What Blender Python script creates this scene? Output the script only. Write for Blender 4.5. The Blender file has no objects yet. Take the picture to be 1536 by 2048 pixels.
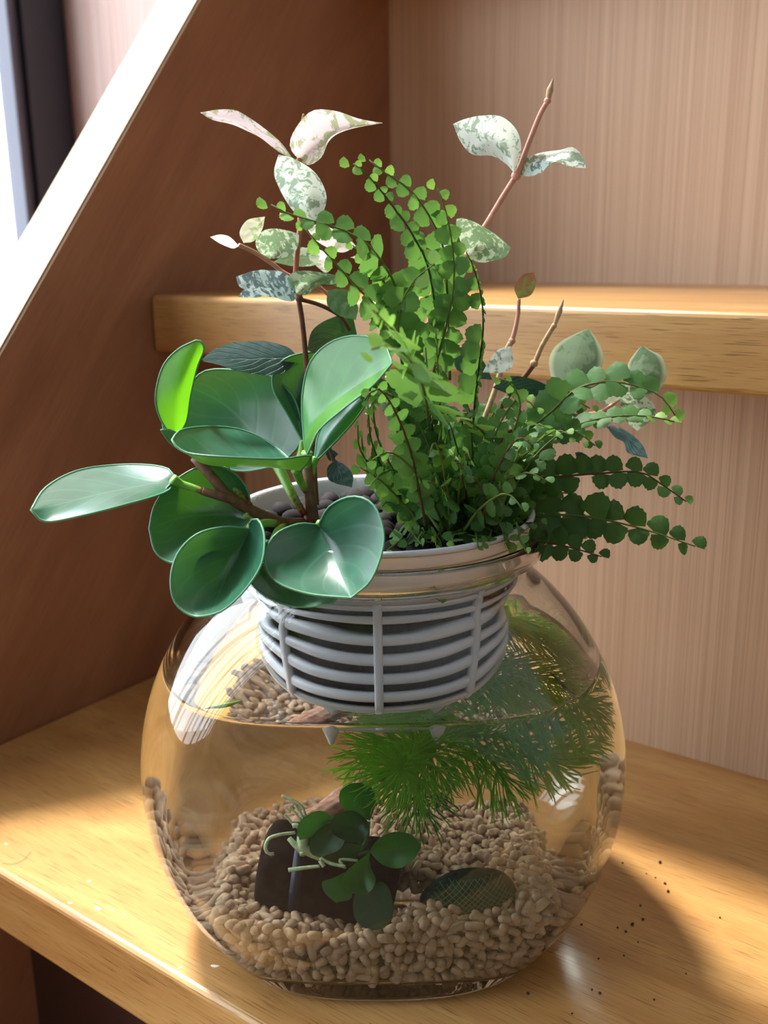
import bpy, bmesh, math, random
import numpy as np
from mathutils import Vector, Matrix, noise as mnoise
random.seed(7); RNG = np.random.default_rng(7)
S = bpy.context.scene
COL = S.collection

# ------------------------------------------------------------------ camera, light, exposure
H = 0.2233                      # eye height above the lower tread
PITCH, ROLL, FPX = math.radians(15), math.radians(-.75), 2000.0
YAW = math.radians(36.5)        # the stair runs turned by this against the view
cF = np.array([0, math.cos(PITCH), -math.sin(PITCH)])
cU0 = np.array([0, math.sin(PITCH), math.cos(PITCH)]); cR0 = np.array([1., 0, 0])
cR = math.cos(ROLL)*cR0 + math.sin(ROLL)*cU0; cU = -math.sin(ROLL)*cR0 + math.cos(ROLL)*cU0
camd = bpy.data.cameras.new('camera'); cam = bpy.data.objects.new('camera', camd); COL.objects.link(cam)
M = Matrix(((cR[0], cU[0], -cF[0], 0), (cR[1], cU[1], -cF[1], 0), (cR[2], cU[2], -cF[2], H), (0, 0, 0, 1)))
cam.matrix_world = M
camd.sensor_fit = 'VERTICAL'; camd.sensor_height = 36.0; camd.lens = FPX/2048*36.0
camd.clip_start = .01
camd.dof.use_dof = True; camd.dof.focus_distance = .290; camd.dof.aperture_fstop = 16
S.camera = cam
W = bpy.data.worlds.new('sky'); S.world = W; W.use_nodes = True
bgn = W.node_tree.nodes['Background']; bgn.inputs[0].default_value = (.85, .925, 1, 1); bgn.inputs[1].default_value = 6.0
W.cycles.sampling_method = 'AUTOMATIC'
S.view_settings.view_transform = 'Standard'; S.view_settings.look = 'None'; S.view_settings.gamma = 1
S.view_settings.use_curve_mapping = False
S.view_settings.exposure = 0.12
S.cycles.max_bounces = 24; S.cycles.transmission_bounces = 20; S.cycles.glossy_bounces = 8
S.cycles.diffuse_bounces = 5; S.cycles.transparent_max_bounces = 16
S.cycles.caustics_refractive = True; S.cycles.caustics_reflective = True; S.cycles.blur_glossy = .3
S.cycles.sample_clamp_indirect = 12.0
S.cycles.use_denoising = True; S.cycles.use_adaptive_sampling = True; S.cycles.adaptive_threshold = .025

# window opening in the left wall, stair coordinates (a along the treads, b up the stair, z)
WA, WB0, WB1, WZ0, WZ1 = -.86, -1.90, .64, .0, 1.80
CA, SA = math.cos(YAW), math.sin(YAW)
def AB(a, b, z): return Vector((a*CA + b*SA, -a*SA + b*CA, z))
pl = bpy.data.lights.new('window_light', 'AREA'); pl.shape = 'RECTANGLE'; pl.size = WB1-WB0; pl.size_y = WZ1-WZ0
pl.cycles.is_portal = True
po = bpy.data.objects.new('window_light', pl); COL.objects.link(po)
zax = -(AB(1, 0, 0)); xax = AB(0, 1, 0); yax = zax.cross(xax)
po.matrix_world = Matrix.Translation(AB(WA-.012, (WB0+WB1)/2, (WZ0+WZ1)/2)) @ Matrix((xax, yax, zax)).transposed().to_4x4()

sl = bpy.data.lights.new('sun', 'SUN'); sl.energy = 11.0; sl.angle = math.radians(9); sl.color = (1, .96, .90)
so = bpy.data.objects.new('sun', sl); COL.objects.link(so)
so.rotation_euler = AB(-.978*.47, .21*.47, .883).to_track_quat('Z', 'Y').to_euler()

# ------------------------------------------------------------------ helpers
def ray(px, py): return cF + (px-768)/FPX*cR - (py-1024)/FPX*cU
O = np.array([0, 0, H])
def P(px, py, Y):
    d = ray(px, py); return O + d*(Y*KS/d[1])
KS = 1.032                      # bowl and plants share this scale of distance from the eye
YM, X0 = .3066, -.0013
BW, BH, BZ, BD, BN, ZW = .0800, .0808, .0573, .0548, 15.0, .0938
def ZK(z): return H-(H-z)*KS
YF = YM-BD
def PW(px, py, Y):              # where a thing under water stands that is seen at this spot through the flat front
    d = ray(px, py); q = O + d*(YF/d[1]); d = d/np.linalg.norm(d)
    t = np.array([d[0], 0, d[2]])/1.333; e = np.array([t[0], math.sqrt(1-t@t), t[2]])
    return q + e*((Y*KS-YF)/e[1])
def put(name, me, mat=None, parent=None, **kw):
    o = bpy.data.objects.new(name, me); COL.objects.link(o)
    if mat is not None:
        for m in (mat if isinstance(mat, (list, tuple)) else [mat]):
            me.materials.append(m)
    if parent is not None: o.parent = parent
    for k, v in kw.items(): o[k] = v
    return o
def mesh(name, v, f, smooth=True, uv=None, mi=None):
    me = bpy.data.meshes.new(name); me.from_pydata([tuple(map(float, p)) for p in v], [], [tuple(map(int, q)) for q in f])
    if smooth: me.shade_smooth()
    if mi is not None: me.polygons.foreach_set('material_index', np.array(mi, dtype=np.int32))
    if uv is not None:
        l = me.uv_layers.new(name='UVMap'); vi = np.empty(len(me.loops), dtype=np.int32); me.loops.foreach_get('vertex_index', vi)
        l.data.foreach_set('uv', np.asarray(uv, dtype=np.float32)[vi].ravel())
    me.update(); return me
def empty(name, loc, **kw):
    o = bpy.data.objects.new(name, None); COL.objects.link(o); o.location = tuple(map(float, loc)); o.empty_display_size = .005
    for k, v in kw.items(): o[k] = v
    return o
def under(o, root):             # parent keeping place
    o.parent = root; o.matrix_parent_inverse = Matrix.Translation(-Vector(root.location))
    return o
class MB:
    def __init__(s): s.v = []; s.f = []; s.uv = []; s.mi = []; s.n = 0
    def add(s, v, f, uv=None, mi=0):
        v = np.asarray(v, float); s.v.append(v); s.f += [tuple(i+s.n for i in q) for q in f]; s.mi += [mi]*len(f)
        s.uv.append(np.zeros((len(v), 2)) if uv is None else np.asarray(uv, float)); s.n += len(v)
    def build(s, name, smooth=True):
        return mesh(name, np.concatenate(s.v), s.f, smooth, np.concatenate(s.uv), s.mi)
def spline(pts, n):
    p = np.asarray(pts, float)
    if len(p) == 2: return p[0] + np.linspace(0, 1, n)[:, None]*(p[1]-p[0])
    q = np.vstack([2*p[0]-p[1], p, 2*p[-1]-p[-2]]); out = []
    for i in range(1, len(q)-2):
        a, b, c, d = q[i-1], q[i], q[i+1], q[i+2]
        for t in np.linspace(0, 1, 10, endpoint=False):
            out.append(.5*((2*b) + (c-a)*t + (2*a-5*b+4*c-d)*t*t + (3*b-a-3*c+d)*t**3))
    out.append(p[-1]); out = np.array(out)
    L = np.r_[0, np.cumsum(np.linalg.norm(np.diff(out, axis=0), axis=1))]
    s = np.linspace(0, L[-1], n)
    return np.stack([np.interp(s, L, out[:, k]) for k in range(out.shape[1])], 1)
def tube(pts, rad, sides=8, n=None, cap=True):
    c = spline(pts, n) if n else np.asarray(pts, float); k = len(c)
    r = np.interp(np.linspace(0, 1, k), np.linspace(0, 1, len(np.atleast_1d(rad))), np.atleast_1d(rad)) if np.ndim(rad) else np.full(k, rad)
    T = np.gradient(c, axis=0); T /= np.linalg.norm(T, axis=1)[:, None]+1e-12
    u = np.cross(T[0], [0, 0, 1.]);
    if np.linalg.norm(u) < .1: u = np.cross(T[0], [1., 0, 0])
    u /= np.linalg.norm(u); v = []; uv = []
    for i in range(k):
        u = u - T[i]*(u@T[i]); u /= np.linalg.norm(u); w = np.cross(T[i], u)
        for j in range(sides):
            a = 2*math.pi*j/sides; v.append(c[i] + r[i]*(math.cos(a)*u+math.sin(a)*w)); uv.append((i/(k-1), j/sides))
    f = [(i*sides+j, i*sides+(j+1) % sides, (i+1)*sides+(j+1) % sides, (i+1)*sides+j) for i in range(k-1) for j in range(sides)]
    if cap: f += [tuple(range(sides))[::-1], tuple((k-1)*sides+j for j in range(sides))]
    return np.array(v), f, uv
def tubemesh(name, *a, **k):
    v, f, uv = tube(*a, **k); return mesh(name, v, f, True, uv)
def nodes(m):
    m.use_nodes = True; nt = m.node_tree; nt.nodes.clear(); return nt
def N(nt, t, ins=None, **at):
    n = nt.nodes.new(t)
    for k, v in at.items(): setattr(n, k, v)
    for k, v in (ins or {}).items():
        s = n.inputs[k]
        if isinstance(v, bpy.types.NodeSocket): nt.links.new(v, s)
        else: s.default_value = v
    return n
def C4(c): return (c[0], c[1], c[2], 1)
def srgb(r, g, b): return tuple(((x/255)/12.92 if x/255 < .04045 else ((x/255+.055)/1.055)**2.4) for x in (r, g, b))
def ramp(nt, fac, stops):
    r = N(nt, 'ShaderNodeValToRGB', {0: fac}); e = r.color_ramp.elements
    while len(e) < len(stops): e.new(.5)
    for x, (p, c) in zip(e, stops): x.position = p; x.color = C4(c) if len(c) == 3 else c
    return r.outputs[0]
def mix(nt, fac, a, b, bt='MIX'):
    n = nt.nodes.new('ShaderNodeMix'); n.data_type = 'RGBA'; n.blend_type = bt
    for i, v in ((0, fac), (6, a), (7, b)):
        if isinstance(v, bpy.types.NodeSocket): nt.links.new(v, n.inputs[i])
        else: n.inputs[i].default_value = v if i == 0 else C4(v)
    return n.outputs[2]
def noise_t(nt, vec, scale, detail=4, rough=.5, dist=0):
    return N(nt, 'ShaderNodeTexNoise', {'Vector': vec, 'Scale': scale, 'Detail': detail, 'Roughness': rough, 'Distortion': dist}).outputs[0]
def mapping(nt, scale, rot=(0, 0, 0), out='Object'):
    tc = N(nt, 'ShaderNodeTexCoord'); return N(nt, 'ShaderNodeMapping', {0: tc.outputs[out], 2: rot, 3: scale}).outputs[0]
def finish(nt, col, rough=.5, spec=.5, bump=None, bs=.2, bd=.001, **extra):
    ins = {'Base Color': col if isinstance(col, bpy.types.NodeSocket) else C4(col), 'Roughness': rough, 'Specular IOR Level': spec}
    ins.update(extra)
    if bump is not None: ins['Normal'] = N(nt, 'ShaderNodeBump', {'Strength': bs, 'Distance': bd, 'Height': bump}).outputs[0]
    b = N(nt, 'ShaderNodeBsdfPrincipled', ins); o = N(nt, 'ShaderNodeOutputMaterial', {0: b.outputs[0]}); return b, o
def plain(name, col, rough=.5, spec=.5, nscale=0, var=.15, **kw):
    m = bpy.data.materials.new(name); nt = nodes(m)
    if nscale:
        n = noise_t(nt, mapping(nt, (1, 1, 1)), nscale, 5)
        c = ramp(nt, n, [(.3, tuple(x*(1-var) for x in col)), (.7, tuple(min(1, x*(1+var)) for x in col))])
        finish(nt, c, rough, spec, n, .3, .0004, **kw)
    else: finish(nt, col, rough, spec, **kw)
    return m

# ------------------------------------------------------------------ materials of the stair and the room
def wood(name, light, dark, streak, scale, rot=(0, 0, 0), rough=.35, fleck=.5, spec=.5, coat=0):
    """long grain runs along local X"""
    m = bpy.data.materials.new(name); nt = nodes(m)
    v = mapping(nt, scale, rot)
    big = noise_t(nt, v, 3.0, 4, .55, .6)
    c = ramp(nt, big, [(.30, dark), (.5, tuple((l+d)/2 for l, d in zip(light, dark))), (.68, light)])
    v2 = mapping(nt, (scale[0]*1.2, scale[1]*9, scale[2]*9), rot)
    fine = noise_t(nt, v2, 8.0, 6, .7)
    c = mix(nt, N(nt, 'ShaderNodeMapRange', {0: fine, 1: .35, 2: .75, 3: 0, 4: .45}).outputs[0], c, tuple(x*.72 for x in dark), 'MIX')
    v3 = mapping(nt, (scale[0]*3.5, scale[1]*26, scale[2]*26), rot)
    fl = noise_t(nt, v3, 6.0, 2, .5)
    c = mix(nt, N(nt, 'ShaderNodeMapRange', {0: fl, 1: .585, 2: .67, 3: 0, 4: fleck}).outputs[0], c, streak, 'MIX')
    finish(nt, c, rough, spec, fine, .10, .0005, **{'Coat Weight': coat, 'Coat Roughness': .2})
    return m
m_tread = wood('honey_wood', srgb(212, 166, 102), srgb(184, 132, 74), srgb(112, 70, 38), (3, 16, 16), rough=.33, fleck=.7, coat=.15)
m_string = wood('stringer_wood', srgb(162, 114, 84), srgb(134, 88, 62), srgb(100, 64, 46), (2.5, 11, 11), rot=(0, 0, 0), rough=.38, fleck=.25)
m_floor = wood('floor_wood', srgb(96, 74, 56), srgb(74, 54, 40), srgb(50, 36, 28), (1, 6, 6), rough=.4)
m_sedge = wood('sun_glare_edge_wood', srgb(238, 214, 180), srgb(220, 190, 150), srgb(190, 150, 110), (2.5, 11, 11), rough=.25, fleck=.1, coat=.5)  # stringer top edge: sun glare painted in as a paler wood tone
m_rshade = wood('shade_painted_riser_wood', srgb(84, 58, 52), srgb(68, 46, 42), srgb(50, 34, 32), (8, 2, 2), rough=.5, fleck=.1)  # lower risers: the shade below the tread is put into a darker colour
def pin(name, a, b, freq):
    m = bpy.data.materials.new(name); nt = nodes(m)
    v = mapping(nt, (freq, 3, 2.2)); n1 = noise_t(nt, v, 1.0, 3, .6)
    v = mapping(nt, (freq*.16, 2, 1.2)); n2 = noise_t(nt, v, 1.0, 3, .6)
    c = ramp(nt, n1, [(.35, b), (.62, a)])
    c = mix(nt, N(nt, 'ShaderNodeMapRange', {0: n2, 1: .35, 2: .7, 3: 0, 4: .22}).outputs[0], c, tuple(x*.80 for x in b))
    finish(nt, c, .45, .4, n1, .15, .0004); return m
m_riser = pin('pinstripe_veneer', srgb(222, 190, 160), srgb(190, 152, 122), 2000)
m_panel = pin('red_wood_panel', srgb(240, 216, 206), srgb(202, 158, 144), 420)
m_plaster = plain('grey_plaster', srgb(158, 156, 154), .9, .2, 30, .04)
m_frame = plain('dark_window_metal', srgb(30, 32, 46), .35, .5)
m_frame2 = plain('grey_window_seal', srgb(96, 98, 112), .5, .5)

def boxmesh(name, a0, a1, b0, b1, z0, z1, bev=.0015, grain=False):
    bm = bmesh.new(); vs = [bm.verts.new((a, b, z)) for z in (z0, z1) for b in (b0, b1) for a in (a0, a1)]
    for q in ((0, 2, 3, 1), (4, 5, 7, 6), (0, 1, 5, 4), (2, 6, 7, 3), (0, 4, 6, 2), (1, 3, 7, 5)): bm.faces.new([vs[i] for i in q])
    if bev: bmesh.ops.bevel(bm, geom=list(bm.edges), offset=bev, segments=3, affect='EDGES', profile=.5)
    me = bpy.data.meshes.new(name); bm.to_mesh(me); bm.free(); return me
def stair(name, me, mat, **kw):
    o = put(name, me, mat, None, **kw); o.rotation_euler = (0, 0, -YAW)
    if 'kind' not in kw: o['kind'] = 'structure'
    return o
SA0 = -.398                     # inner face of the stringer
GO, RI, TH = .168, .2, .028
A1 = .95
for k in (-2, -1, 0, 1, 2, 3):
    lab = {0: 'honey coloured wooden stair tread carrying the glass bowl', 1: 'honey coloured wooden stair tread behind the plants, next step up',
           2: 'wooden stair tread two steps above the bowl', 3: 'wooden stair tread three steps above the bowl',
           -1: 'wooden stair tread one step below the bowl', -2: 'wooden stair tread two steps below the bowl'}[k]
    stair('stair_tread', boxmesh('stair_tread', SA0, A1, .175+GO*k, .175+GO*k+.245, RI*k-TH, RI*k, .0022), m_tread, label=lab, category='stair tread')
    lab = {0: 'pinstriped wooden riser between the bowl and the upper tread', 1: 'pinstriped wooden riser above the upper tread',
           2: 'wooden riser three steps up', 3: 'wooden riser at the top', -1: 'wooden riser under the front tread, painted dark as shade', -2: 'wooden riser near the floor'}[k]
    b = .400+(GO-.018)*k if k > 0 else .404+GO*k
    stair('stair_riser', boxmesh('stair_riser', SA0, A1, b, b+.012, RI*k-.002, RI*(k+1)-TH+.004, 0), m_rshade if k < 0 else m_riser, label=lab, category='stair riser')
# stringer: sloping board
def stringer():
    s = (.342-.1805)/(.3872-.2562); b0, b1 = -.55, 1.25
    zt = lambda b: .1805+(b-.2562)*s
    prof = [(b0, zt(b0)), (b1, zt(b1)), (b1, zt(b1)-.62), (b0, zt(b0)-.62)]
    bm = bmesh.new(); L = [[bm.verts.new((a, b, z)) for b, z in prof] for a in (SA0-.034, SA0)]
    bm.faces.new(L[0]); bm.faces.new(L[1][::-1])
    for i in range(4): j = (i+1) % 4; bm.faces.new((L[0][j], L[0][i], L[1][i], L[1][j]))
    bmesh.ops.recalc_face_normals(bm, faces=bm.faces)
    bmesh.ops.bevel(bm, geom=list(bm.edges), offset=.0012, segments=2, affect='EDGES')
    th = math.atan(s); c, d = math.cos(th), math.sin(th)
    # turn so that the grain (local X) runs along the slope
    R = Matrix(((0, c, d, 0), (1, 0, 0, 0), (0, d, -c, 0), (0, 0, 0, 1)))  # (a,b,z)->(along, a, across)
    R = Matrix(((0, c, d, 0), (-1, 0, 0, 0), (0, -d, c, 0), (0, 0, 0, 1)))
    bm.transform(R); me = bpy.data.meshes.new('stair_stringer'); bm.to_mesh(me); bm.free()
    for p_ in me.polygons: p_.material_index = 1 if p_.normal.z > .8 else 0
    o = put('stair_stringer', me, [m_string, m_sedge], None, kind='structure', label='sloping wooden side board of the stair with sun glare painted along its edge', category='stair stringer')
    o.matrix_world = Matrix.Rotation(-YAW, 4, 'Z') @ R.inverted()
stringer()
# room shell
def wallbox(name, a0, a1, b0, b1, z0, z1, mat, **kw): return stair(name, boxmesh(name, a0, a1, b0, b1, z0, z1, 0), mat, **kw)
FZ, CZ, AR, BB, BF = -.62, 2.1, 1.5, -2.4, .80
wallbox('floor', WA-.1, AR+.05, BB, BF+1.2, FZ-.03, FZ, m_floor)
wallbox('ceiling', WA-.1, AR+.05, BB, BF+1.2, CZ, CZ+.03, m_plaster)
wallbox('wall_back', WA-.1, AR+.05, BB-.05, BB, FZ, CZ, m_plaster)
wallbox('wall_right', AR, AR+.05, BB, BF+1.2, FZ, CZ, m_plaster)
wallbox('wall_end', SA0-.034, AR, BF+1.15, BF+1.2, FZ, CZ, m_plaster)
wallbox('wall_front', WA-.05, SA0-.034, .654, .69, FZ, CZ, m_panel, label='reddish wood panelled wall beyond the stair, bright with window light')
wl = [('a', BB, WB0, FZ, CZ), ('b', WB1, .654, FZ, CZ), ('c', WB0, WB1, FZ, WZ0), ('d', WB0, WB1, WZ1, CZ)]
mb = MB()
for _, b0, b1, z0, z1 in wl:
    v = [(a, b, z) for z in (z0, z1) for b in (b0, b1) for a in (WA-.06, WA)]
    mb.add(v, [(0, 2, 3, 1), (4, 5, 7, 6), (0, 1, 5, 4), (2, 6, 7, 3), (0, 4, 6, 2), (1, 3, 7, 5)])
stair('wall_left', mb.build('wall_left', False), m_plaster)
def window():
    mb = MB()
    def bx(a0, a1, b0, b1, z0, z1, mi=0):
        v = [(a, b, z) for z in (z0, z1) for b in (b0, b1) for a in (a0, a1)]
        mb.add(v, [(0, 2, 3, 1), (4, 5, 7, 6), (0, 1, 5, 4), (2, 6, 7, 3), (0, 4, 6, 2), (1, 3, 7, 5)], mi=mi)
    t = .035
    bx(WA-.03, WA+.012, WB1-t, WB1+.012, WZ0, WZ1); bx(WA-.03, WA+.012, WB0, WB0+t, WZ0, WZ1)
    bx(WA-.03, WA+.012, WB0, WB1, WZ0, WZ0+t); bx(WA-.03, WA+.012, WB0, WB1, WZ1-t, WZ1)
    for k in range(1, 8): c_ = WB1-.036-k*(WB1-WB0)/8.2; bx(WA-.02, WA+.008, c_-.018, c_+.018, WZ0, WZ1)
    o = stair('window_1', mb.build('window_1', False), [m_frame, m_frame2], label='tall bright window with a dark metal frame beside the stair')
    mb = MB()
    bx(WA-.02, WA+.004, WB1-t-.006, WB1-t, WZ0+t, WZ1-t); bx(WA-.012, WA+.010, WB1-t-.014, WB1-t-.010, WZ0+t, WZ1-t)
    s = put('sash', mb.build('sash', False), m_frame2, o)
    m = bpy.data.materials.new('window_glass'); nt = nodes(m)
    N(nt, 'ShaderNodeOutputMaterial', {0: N(nt, 'ShaderNodeMixShader', {0: .06, 1: N(nt, 'ShaderNodeBsdfTransparent').outputs[0], 2: N(nt, 'ShaderNodeBsdfGlossy', {'Roughness': .02}).outputs[0]}).outputs[0]})
    mb = MB(); bx(WA-.008, WA-.005, WB0+t, WB1-t, WZ0+t, WZ1-t)
    put('pane', mb.build('pane', False), m, o)
window()

# ------------------------------------------------------------------ glass bowl and water
def rho(z, th, t=0.0):
    w, h, d = BW-t, BH-t, BD-t; BN = 15.0 if t == 0 else 9.0
    ze = ((z-BZ)/h)**2; s = np.abs(np.sin(th)); lo = np.zeros_like(th); hi = np.full_like(th, w)
    for _ in range(30):
        m = (lo+hi)/2; F = (m*m/w**2+ze)**(BN/2) + (m*s/d)**BN
        hi = np.where(F > 1, m, hi); lo = np.where(F > 1, lo, m)
    return lo
TN = 256
TH_ = np.linspace(0, 2*math.pi, TN, endpoint=False)
def ring(z, r):
    r = np.broadcast_to(r, TH_.shape)
    return np.stack([X0+r*np.cos(TH_), YM+r*np.sin(TH_), np.full(TN, z)], 1)
def rings(name, rs, caps=(True, True)):
    v = np.concatenate(rs); n = len(rs)
    f = [(i*TN+j, i*TN+(j+1) % TN, (i+1)*TN+(j+1) % TN, (i+1)*TN+j) for i in range(n-1) for j in range(TN)]
    if caps[0]: v = np.vstack([v, rs[0].mean(0)]); c = len(v)-1; f += [(c, (j+1) % TN, j) for j in range(TN)]
    if caps[1]: v = np.vstack([v, rs[-1].mean(0)]); c = len(v)-1; f += [(c, (n-1)*TN+j, (n-1)*TN+(j+1) % TN) for j in range(TN)]
    return mesh(name, v, f)
def glassmat(name, ior, col=(1, 1, 1)):
    m = bpy.data.materials.new(name); nt = nodes(m)
    N(nt, 'ShaderNodeOutputMaterial', {0: N(nt, 'ShaderNodeBsdfGlass', {'Color': C4(col), 'Roughness': 0, 'IOR': ior}).outputs[0]}); return m
m_glass = glassmat('clear_glass', 1.5, (.985, .995, .99)); m_water = glassmat('water', 1.333, (.99, 1, .985))
TG = .0028
bz = empty('glass_fish_bowl', (X0, YM, 0), label='round clear glass fish bowl with flattened front, half filled with water, on the stair tread', category='fish bowl')
def roundz(z0, z1, n, k=1.6): return z0+(z1-z0)*np.linspace(0, 1, n)**k
out = [ring(.0006, .92*rho(np.array(.0012), TH_)), ring(.0, .965*rho(np.array(.0012), TH_)) if False else ring(.0006, .96*rho(np.array(.0012), TH_))]
out = [ring(.0012, .90*rho(np.array(.0012), TH_)), ring(.0006, .955*rho(np.array(.0012), TH_)), ring(.0014, .99*rho(np.array(.0014), TH_))]
out += [ring(z, rho(np.array(z), TH_)) for z in np.r_[roundz(.003, .06, 26, 1.3), np.linspace(.0625, .1212, 26)]]
NE = [(.0452, .1258), (.0440, .1280), (.0441, .1296), (.0462, .1311), (.0492, .1326), (.0508, .1345), (.0514, .1370), (.0515, .1395), (.0511, .1408), (.0504, .1411),
      (.0498, .1405), (.0496, .1390), (.0495, .1370), (.0488, .1352), (.0465, .1332), (.0436, .1315), (.0424, .1300), (.0424, .1282), (.0437, .1262)]
out += [ring(ZK(z), r*KS) for r, z in NE]
ins = [ring(z, rho(np.array(z), TH_, TG-.0011*max(0, min(1, (z-.098)/.02)))) for z in np.r_[np.linspace(.1200, .0625, 26), roundz(.0075, .06, 26, 1.3)[::-1]]]
ins += [ring(.0062, .95*rho(np.array(.0075), TH_, TG)), ring(.0056, .85*rho(np.array(.0075), TH_, TG))]
g = put('glass_wall', rings('glass_wall', out+ins), m_glass); under(g, bz)
tw = TG-.0004
wr = [ring(.0053, .85*rho(np.array(.0072), TH_, tw)), ring(.0059, .95*rho(np.array(.0072), TH_, tw))]
wr += [ring(z, rho(np.array(z), TH_, tw)) for z in np.r_[roundz(.0072, .06, 24, 1.3), np.linspace(.0625, ZW+.0004, 22)]]
for dr, dz in ((.0006, .0), (.0014, -.00035), (.003, -.0005)):
    wr.append(ring(ZW+dz, rho(np.array(ZW), TH_, tw)-dr))
for q in (.75, .5, .25): wr.append(ring(ZW-.0005, q*rho(np.array(ZW), TH_, tw)))
w = put('water', rings('water', wr), m_water, kind='stuff', label='clear water filling two thirds of the glass bowl'); under(w, bz)

# ------------------------------------------------------------------ planter basket
PXC, PYC = X0+.0005, YM
def lathe(mb, prof, n=96, mi=0, cx=None, cy=None, a0=0, a1=2*math.pi):
    cx = PXC if cx is None else cx; cy = PYC if cy is None else cy; full = abs(a1-a0-2*math.pi) < 1e-6
    th = np.linspace(a0, a1, n, endpoint=not full); k = len(prof); v = []
    for r, z in prof: v += [(cx+r*KS*math.cos(t), cy+r*KS*math.sin(t), ZK(z)) for t in th]
    f = [(i*n+j, i*n+(j+1) % n, (i+1)*n+(j+1) % n, (i+1)*n+j) for i in range(k-1) for j in range(n if full else n-1)]
    mb.add(v, f, mi=mi)
m_white = plain('white_plastic', srgb(214, 216, 224), .35, .5, 0, **{'Subsurface Weight': .0})
m_gold = plain('gold_line', srgb(200, 160, 90), .3, .6, 0, **{'Metallic': .6})
pb = empty('planter_basket', (PXC, PYC, .084), label='white slotted plastic plant basket hanging in the neck of the glass bowl', category='planter')
mb = MB(); lathe(mb, [(.0395, .1290), (.0402, .1290), (.0425, .1335), (.0448, .1385), (.0462, .1432), (.0468, .1440), (.0466, .1450), (.0458, .1452), (.0450, .1444), (.0434, .1385), (.0412, .1335), (.0392, .1290), (.0395, .1290)])
under(put('rim', mb.build('rim'), m_white), pb)
for z, r in ((.1436, .0466), (.1395, .0453)):
    mb = MB(); t = np.linspace(0, 2*math.pi, 97); v, f, uv = tube(np.stack([PXC+r*KS*np.cos(t), PYC+r*KS*np.sin(t), ZK(z)+0*t], 1), .00016, 6); mb.add(v, f)
    under(put('gold_line', mb.build('gold_line'), m_gold, label='thin gold line'), pb)
def br(z): return np.interp(z, [.0895, .092, .096, .112, .130], [.0345, .0362, .0372, .0384, .0397])
for i in range(7):
    z = .0945+i*.0055; hw = .00145; mb = MB(); r = br(z)
    lathe(mb, [(r-.0012, z-hw), (r, z-hw), (r+.0006, z-hw*.5), (r+.0006, z+hw*.5), (r, z+hw), (r-.0012, z+hw), (r-.0012, z-hw)])
    under(put('hoop', mb.build('hoop'), m_white), pb)
for i in range(8):
    a = math.radians(-92+45*i); mb = MB()
    zs = np.linspace(.0915, .1300, 10); hw = .0013; u = np.array([-math.sin(a), math.cos(a), 0]); d = np.array([math.cos(a), math.sin(a), 0]); v = []
    for z in zs:
        c = np.array([PXC, PYC, ZK(z)]); r = br(z)*KS
        for s, q in ((-1, -.0010), (-1, .0006), (-.6, .0011), (.6, .0011), (1, .0006), (1, -.0010)): v.append(c+d*(r+q)+u*hw*s)
    f = [(i2*6+j, i2*6+(j+1) % 6, (i2+1)*6+(j+1) % 6, (i2+1)*6+j) for i2 in range(9) for j in range(6)]+[tuple(range(6)), tuple(54+j for j in range(6))]
    mb.add(v, f); under(put('rib', mb.build('rib', True), m_white), pb)
mb = MB(); lathe(mb, [(.001, .0892), (.030, .0892), (.0350, .0900), (.0366, .0918), (.0370, .0930), (.0358, .0930), (.0345, .0914), (.0300, .0906), (.001, .0906)])
under(put('base', mb.build('base'), m_white), pb)
for a in (-63, -117, 63, 117, 10, 170):
    a = math.radians(a); c = np.array([PXC+.0345*math.cos(a), PYC+.0345*math.sin(a), ZK(.0915)])
    v = []; k = 14
    for z, r in ((0, .0030), (-.002, .0027), (-.0055, .0012), (-.0068, .0008), (-.0072, .0003)):
        v += [c+np.array([r*math.cos(2*math.pi*j/k), r*math.sin(2*math.pi*j/k), z]) for j in range(k)]
    f = [(i*k+j, i*k+(j+1) % k, (i+1)*k+(j+1) % k, (i+1)*k+j) for i in range(4) for j in range(k)]+[tuple(4*k+j for j in range(k))]
    under(put('foot', mesh('foot', v, f), m_white), pb)
# potting mix: the dark body seen through the slots and between the plants
m_soil = plain('dark_potting_mix', srgb(58, 44, 38), .95, .1, 900, .5)
mb = MB(); lathe(mb, [(.001, .0912), (.0325, .0912), (.0345, .0935), (.0362, .112), (.0374, .128), (.0385, .1325), (.034, .1345), (.024, .1362), (.012, .137), (.001, .1372)], 80)
me = mb.build('potting_mix')
for v in me.vertices:
    n_ = mnoise.noise(Vector(v.co)*380)*.0009; d = Vector((v.co.x-PXC, v.co.y-PYC, 0)); v.co += (d.normalized()*n_*.7 if d.length > .02 else Vector((0, 0, n_)))
put('potting_mix', me, m_soil, kind='stuff', label='dark potting mix filling the white basket', category='potting mix')

# ------------------------------------------------------------------ pebbles (clay balls in the basket, pellets in the bowl)
def pebble(seed, L, sub=2, amp=.12, flat=1):
    bm = bmesh.new(); bmesh.ops.create_icosphere(bm, subdivisions=sub, radius=1)
    for v in bm.verts:
        s = 1+amp*mnoise.noise(v.co*1.3+Vector((seed*3.7, 0, 0)))+amp*.5*mnoise.noise(v.co*3.1+Vector((seed, 5, 0)))
        v.co *= s; v.co.z = v.co.z+math.copysign(L, v.co.z)*min(1, abs(v.co.z)*2.2); v.co.x *= flat
    me = bpy.data.meshes.new('pebble'); bm.to_mesh(me); bm.free(); me.shade_smooth(); return me
def rotm():
    q = RNG.normal(size=4); q /= np.linalg.norm(q); from mathutils import Quaternion
    return Quaternion(q).to_matrix()
m_leca = plain('dark_clay', srgb(34, 27, 30), .75, .3, 700, .45)
leca_me = [pebble(i+20, .12, 2, .16) for i in range(6)]
for me in leca_me: me.materials.append(m_leca)
LEC = []
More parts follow.
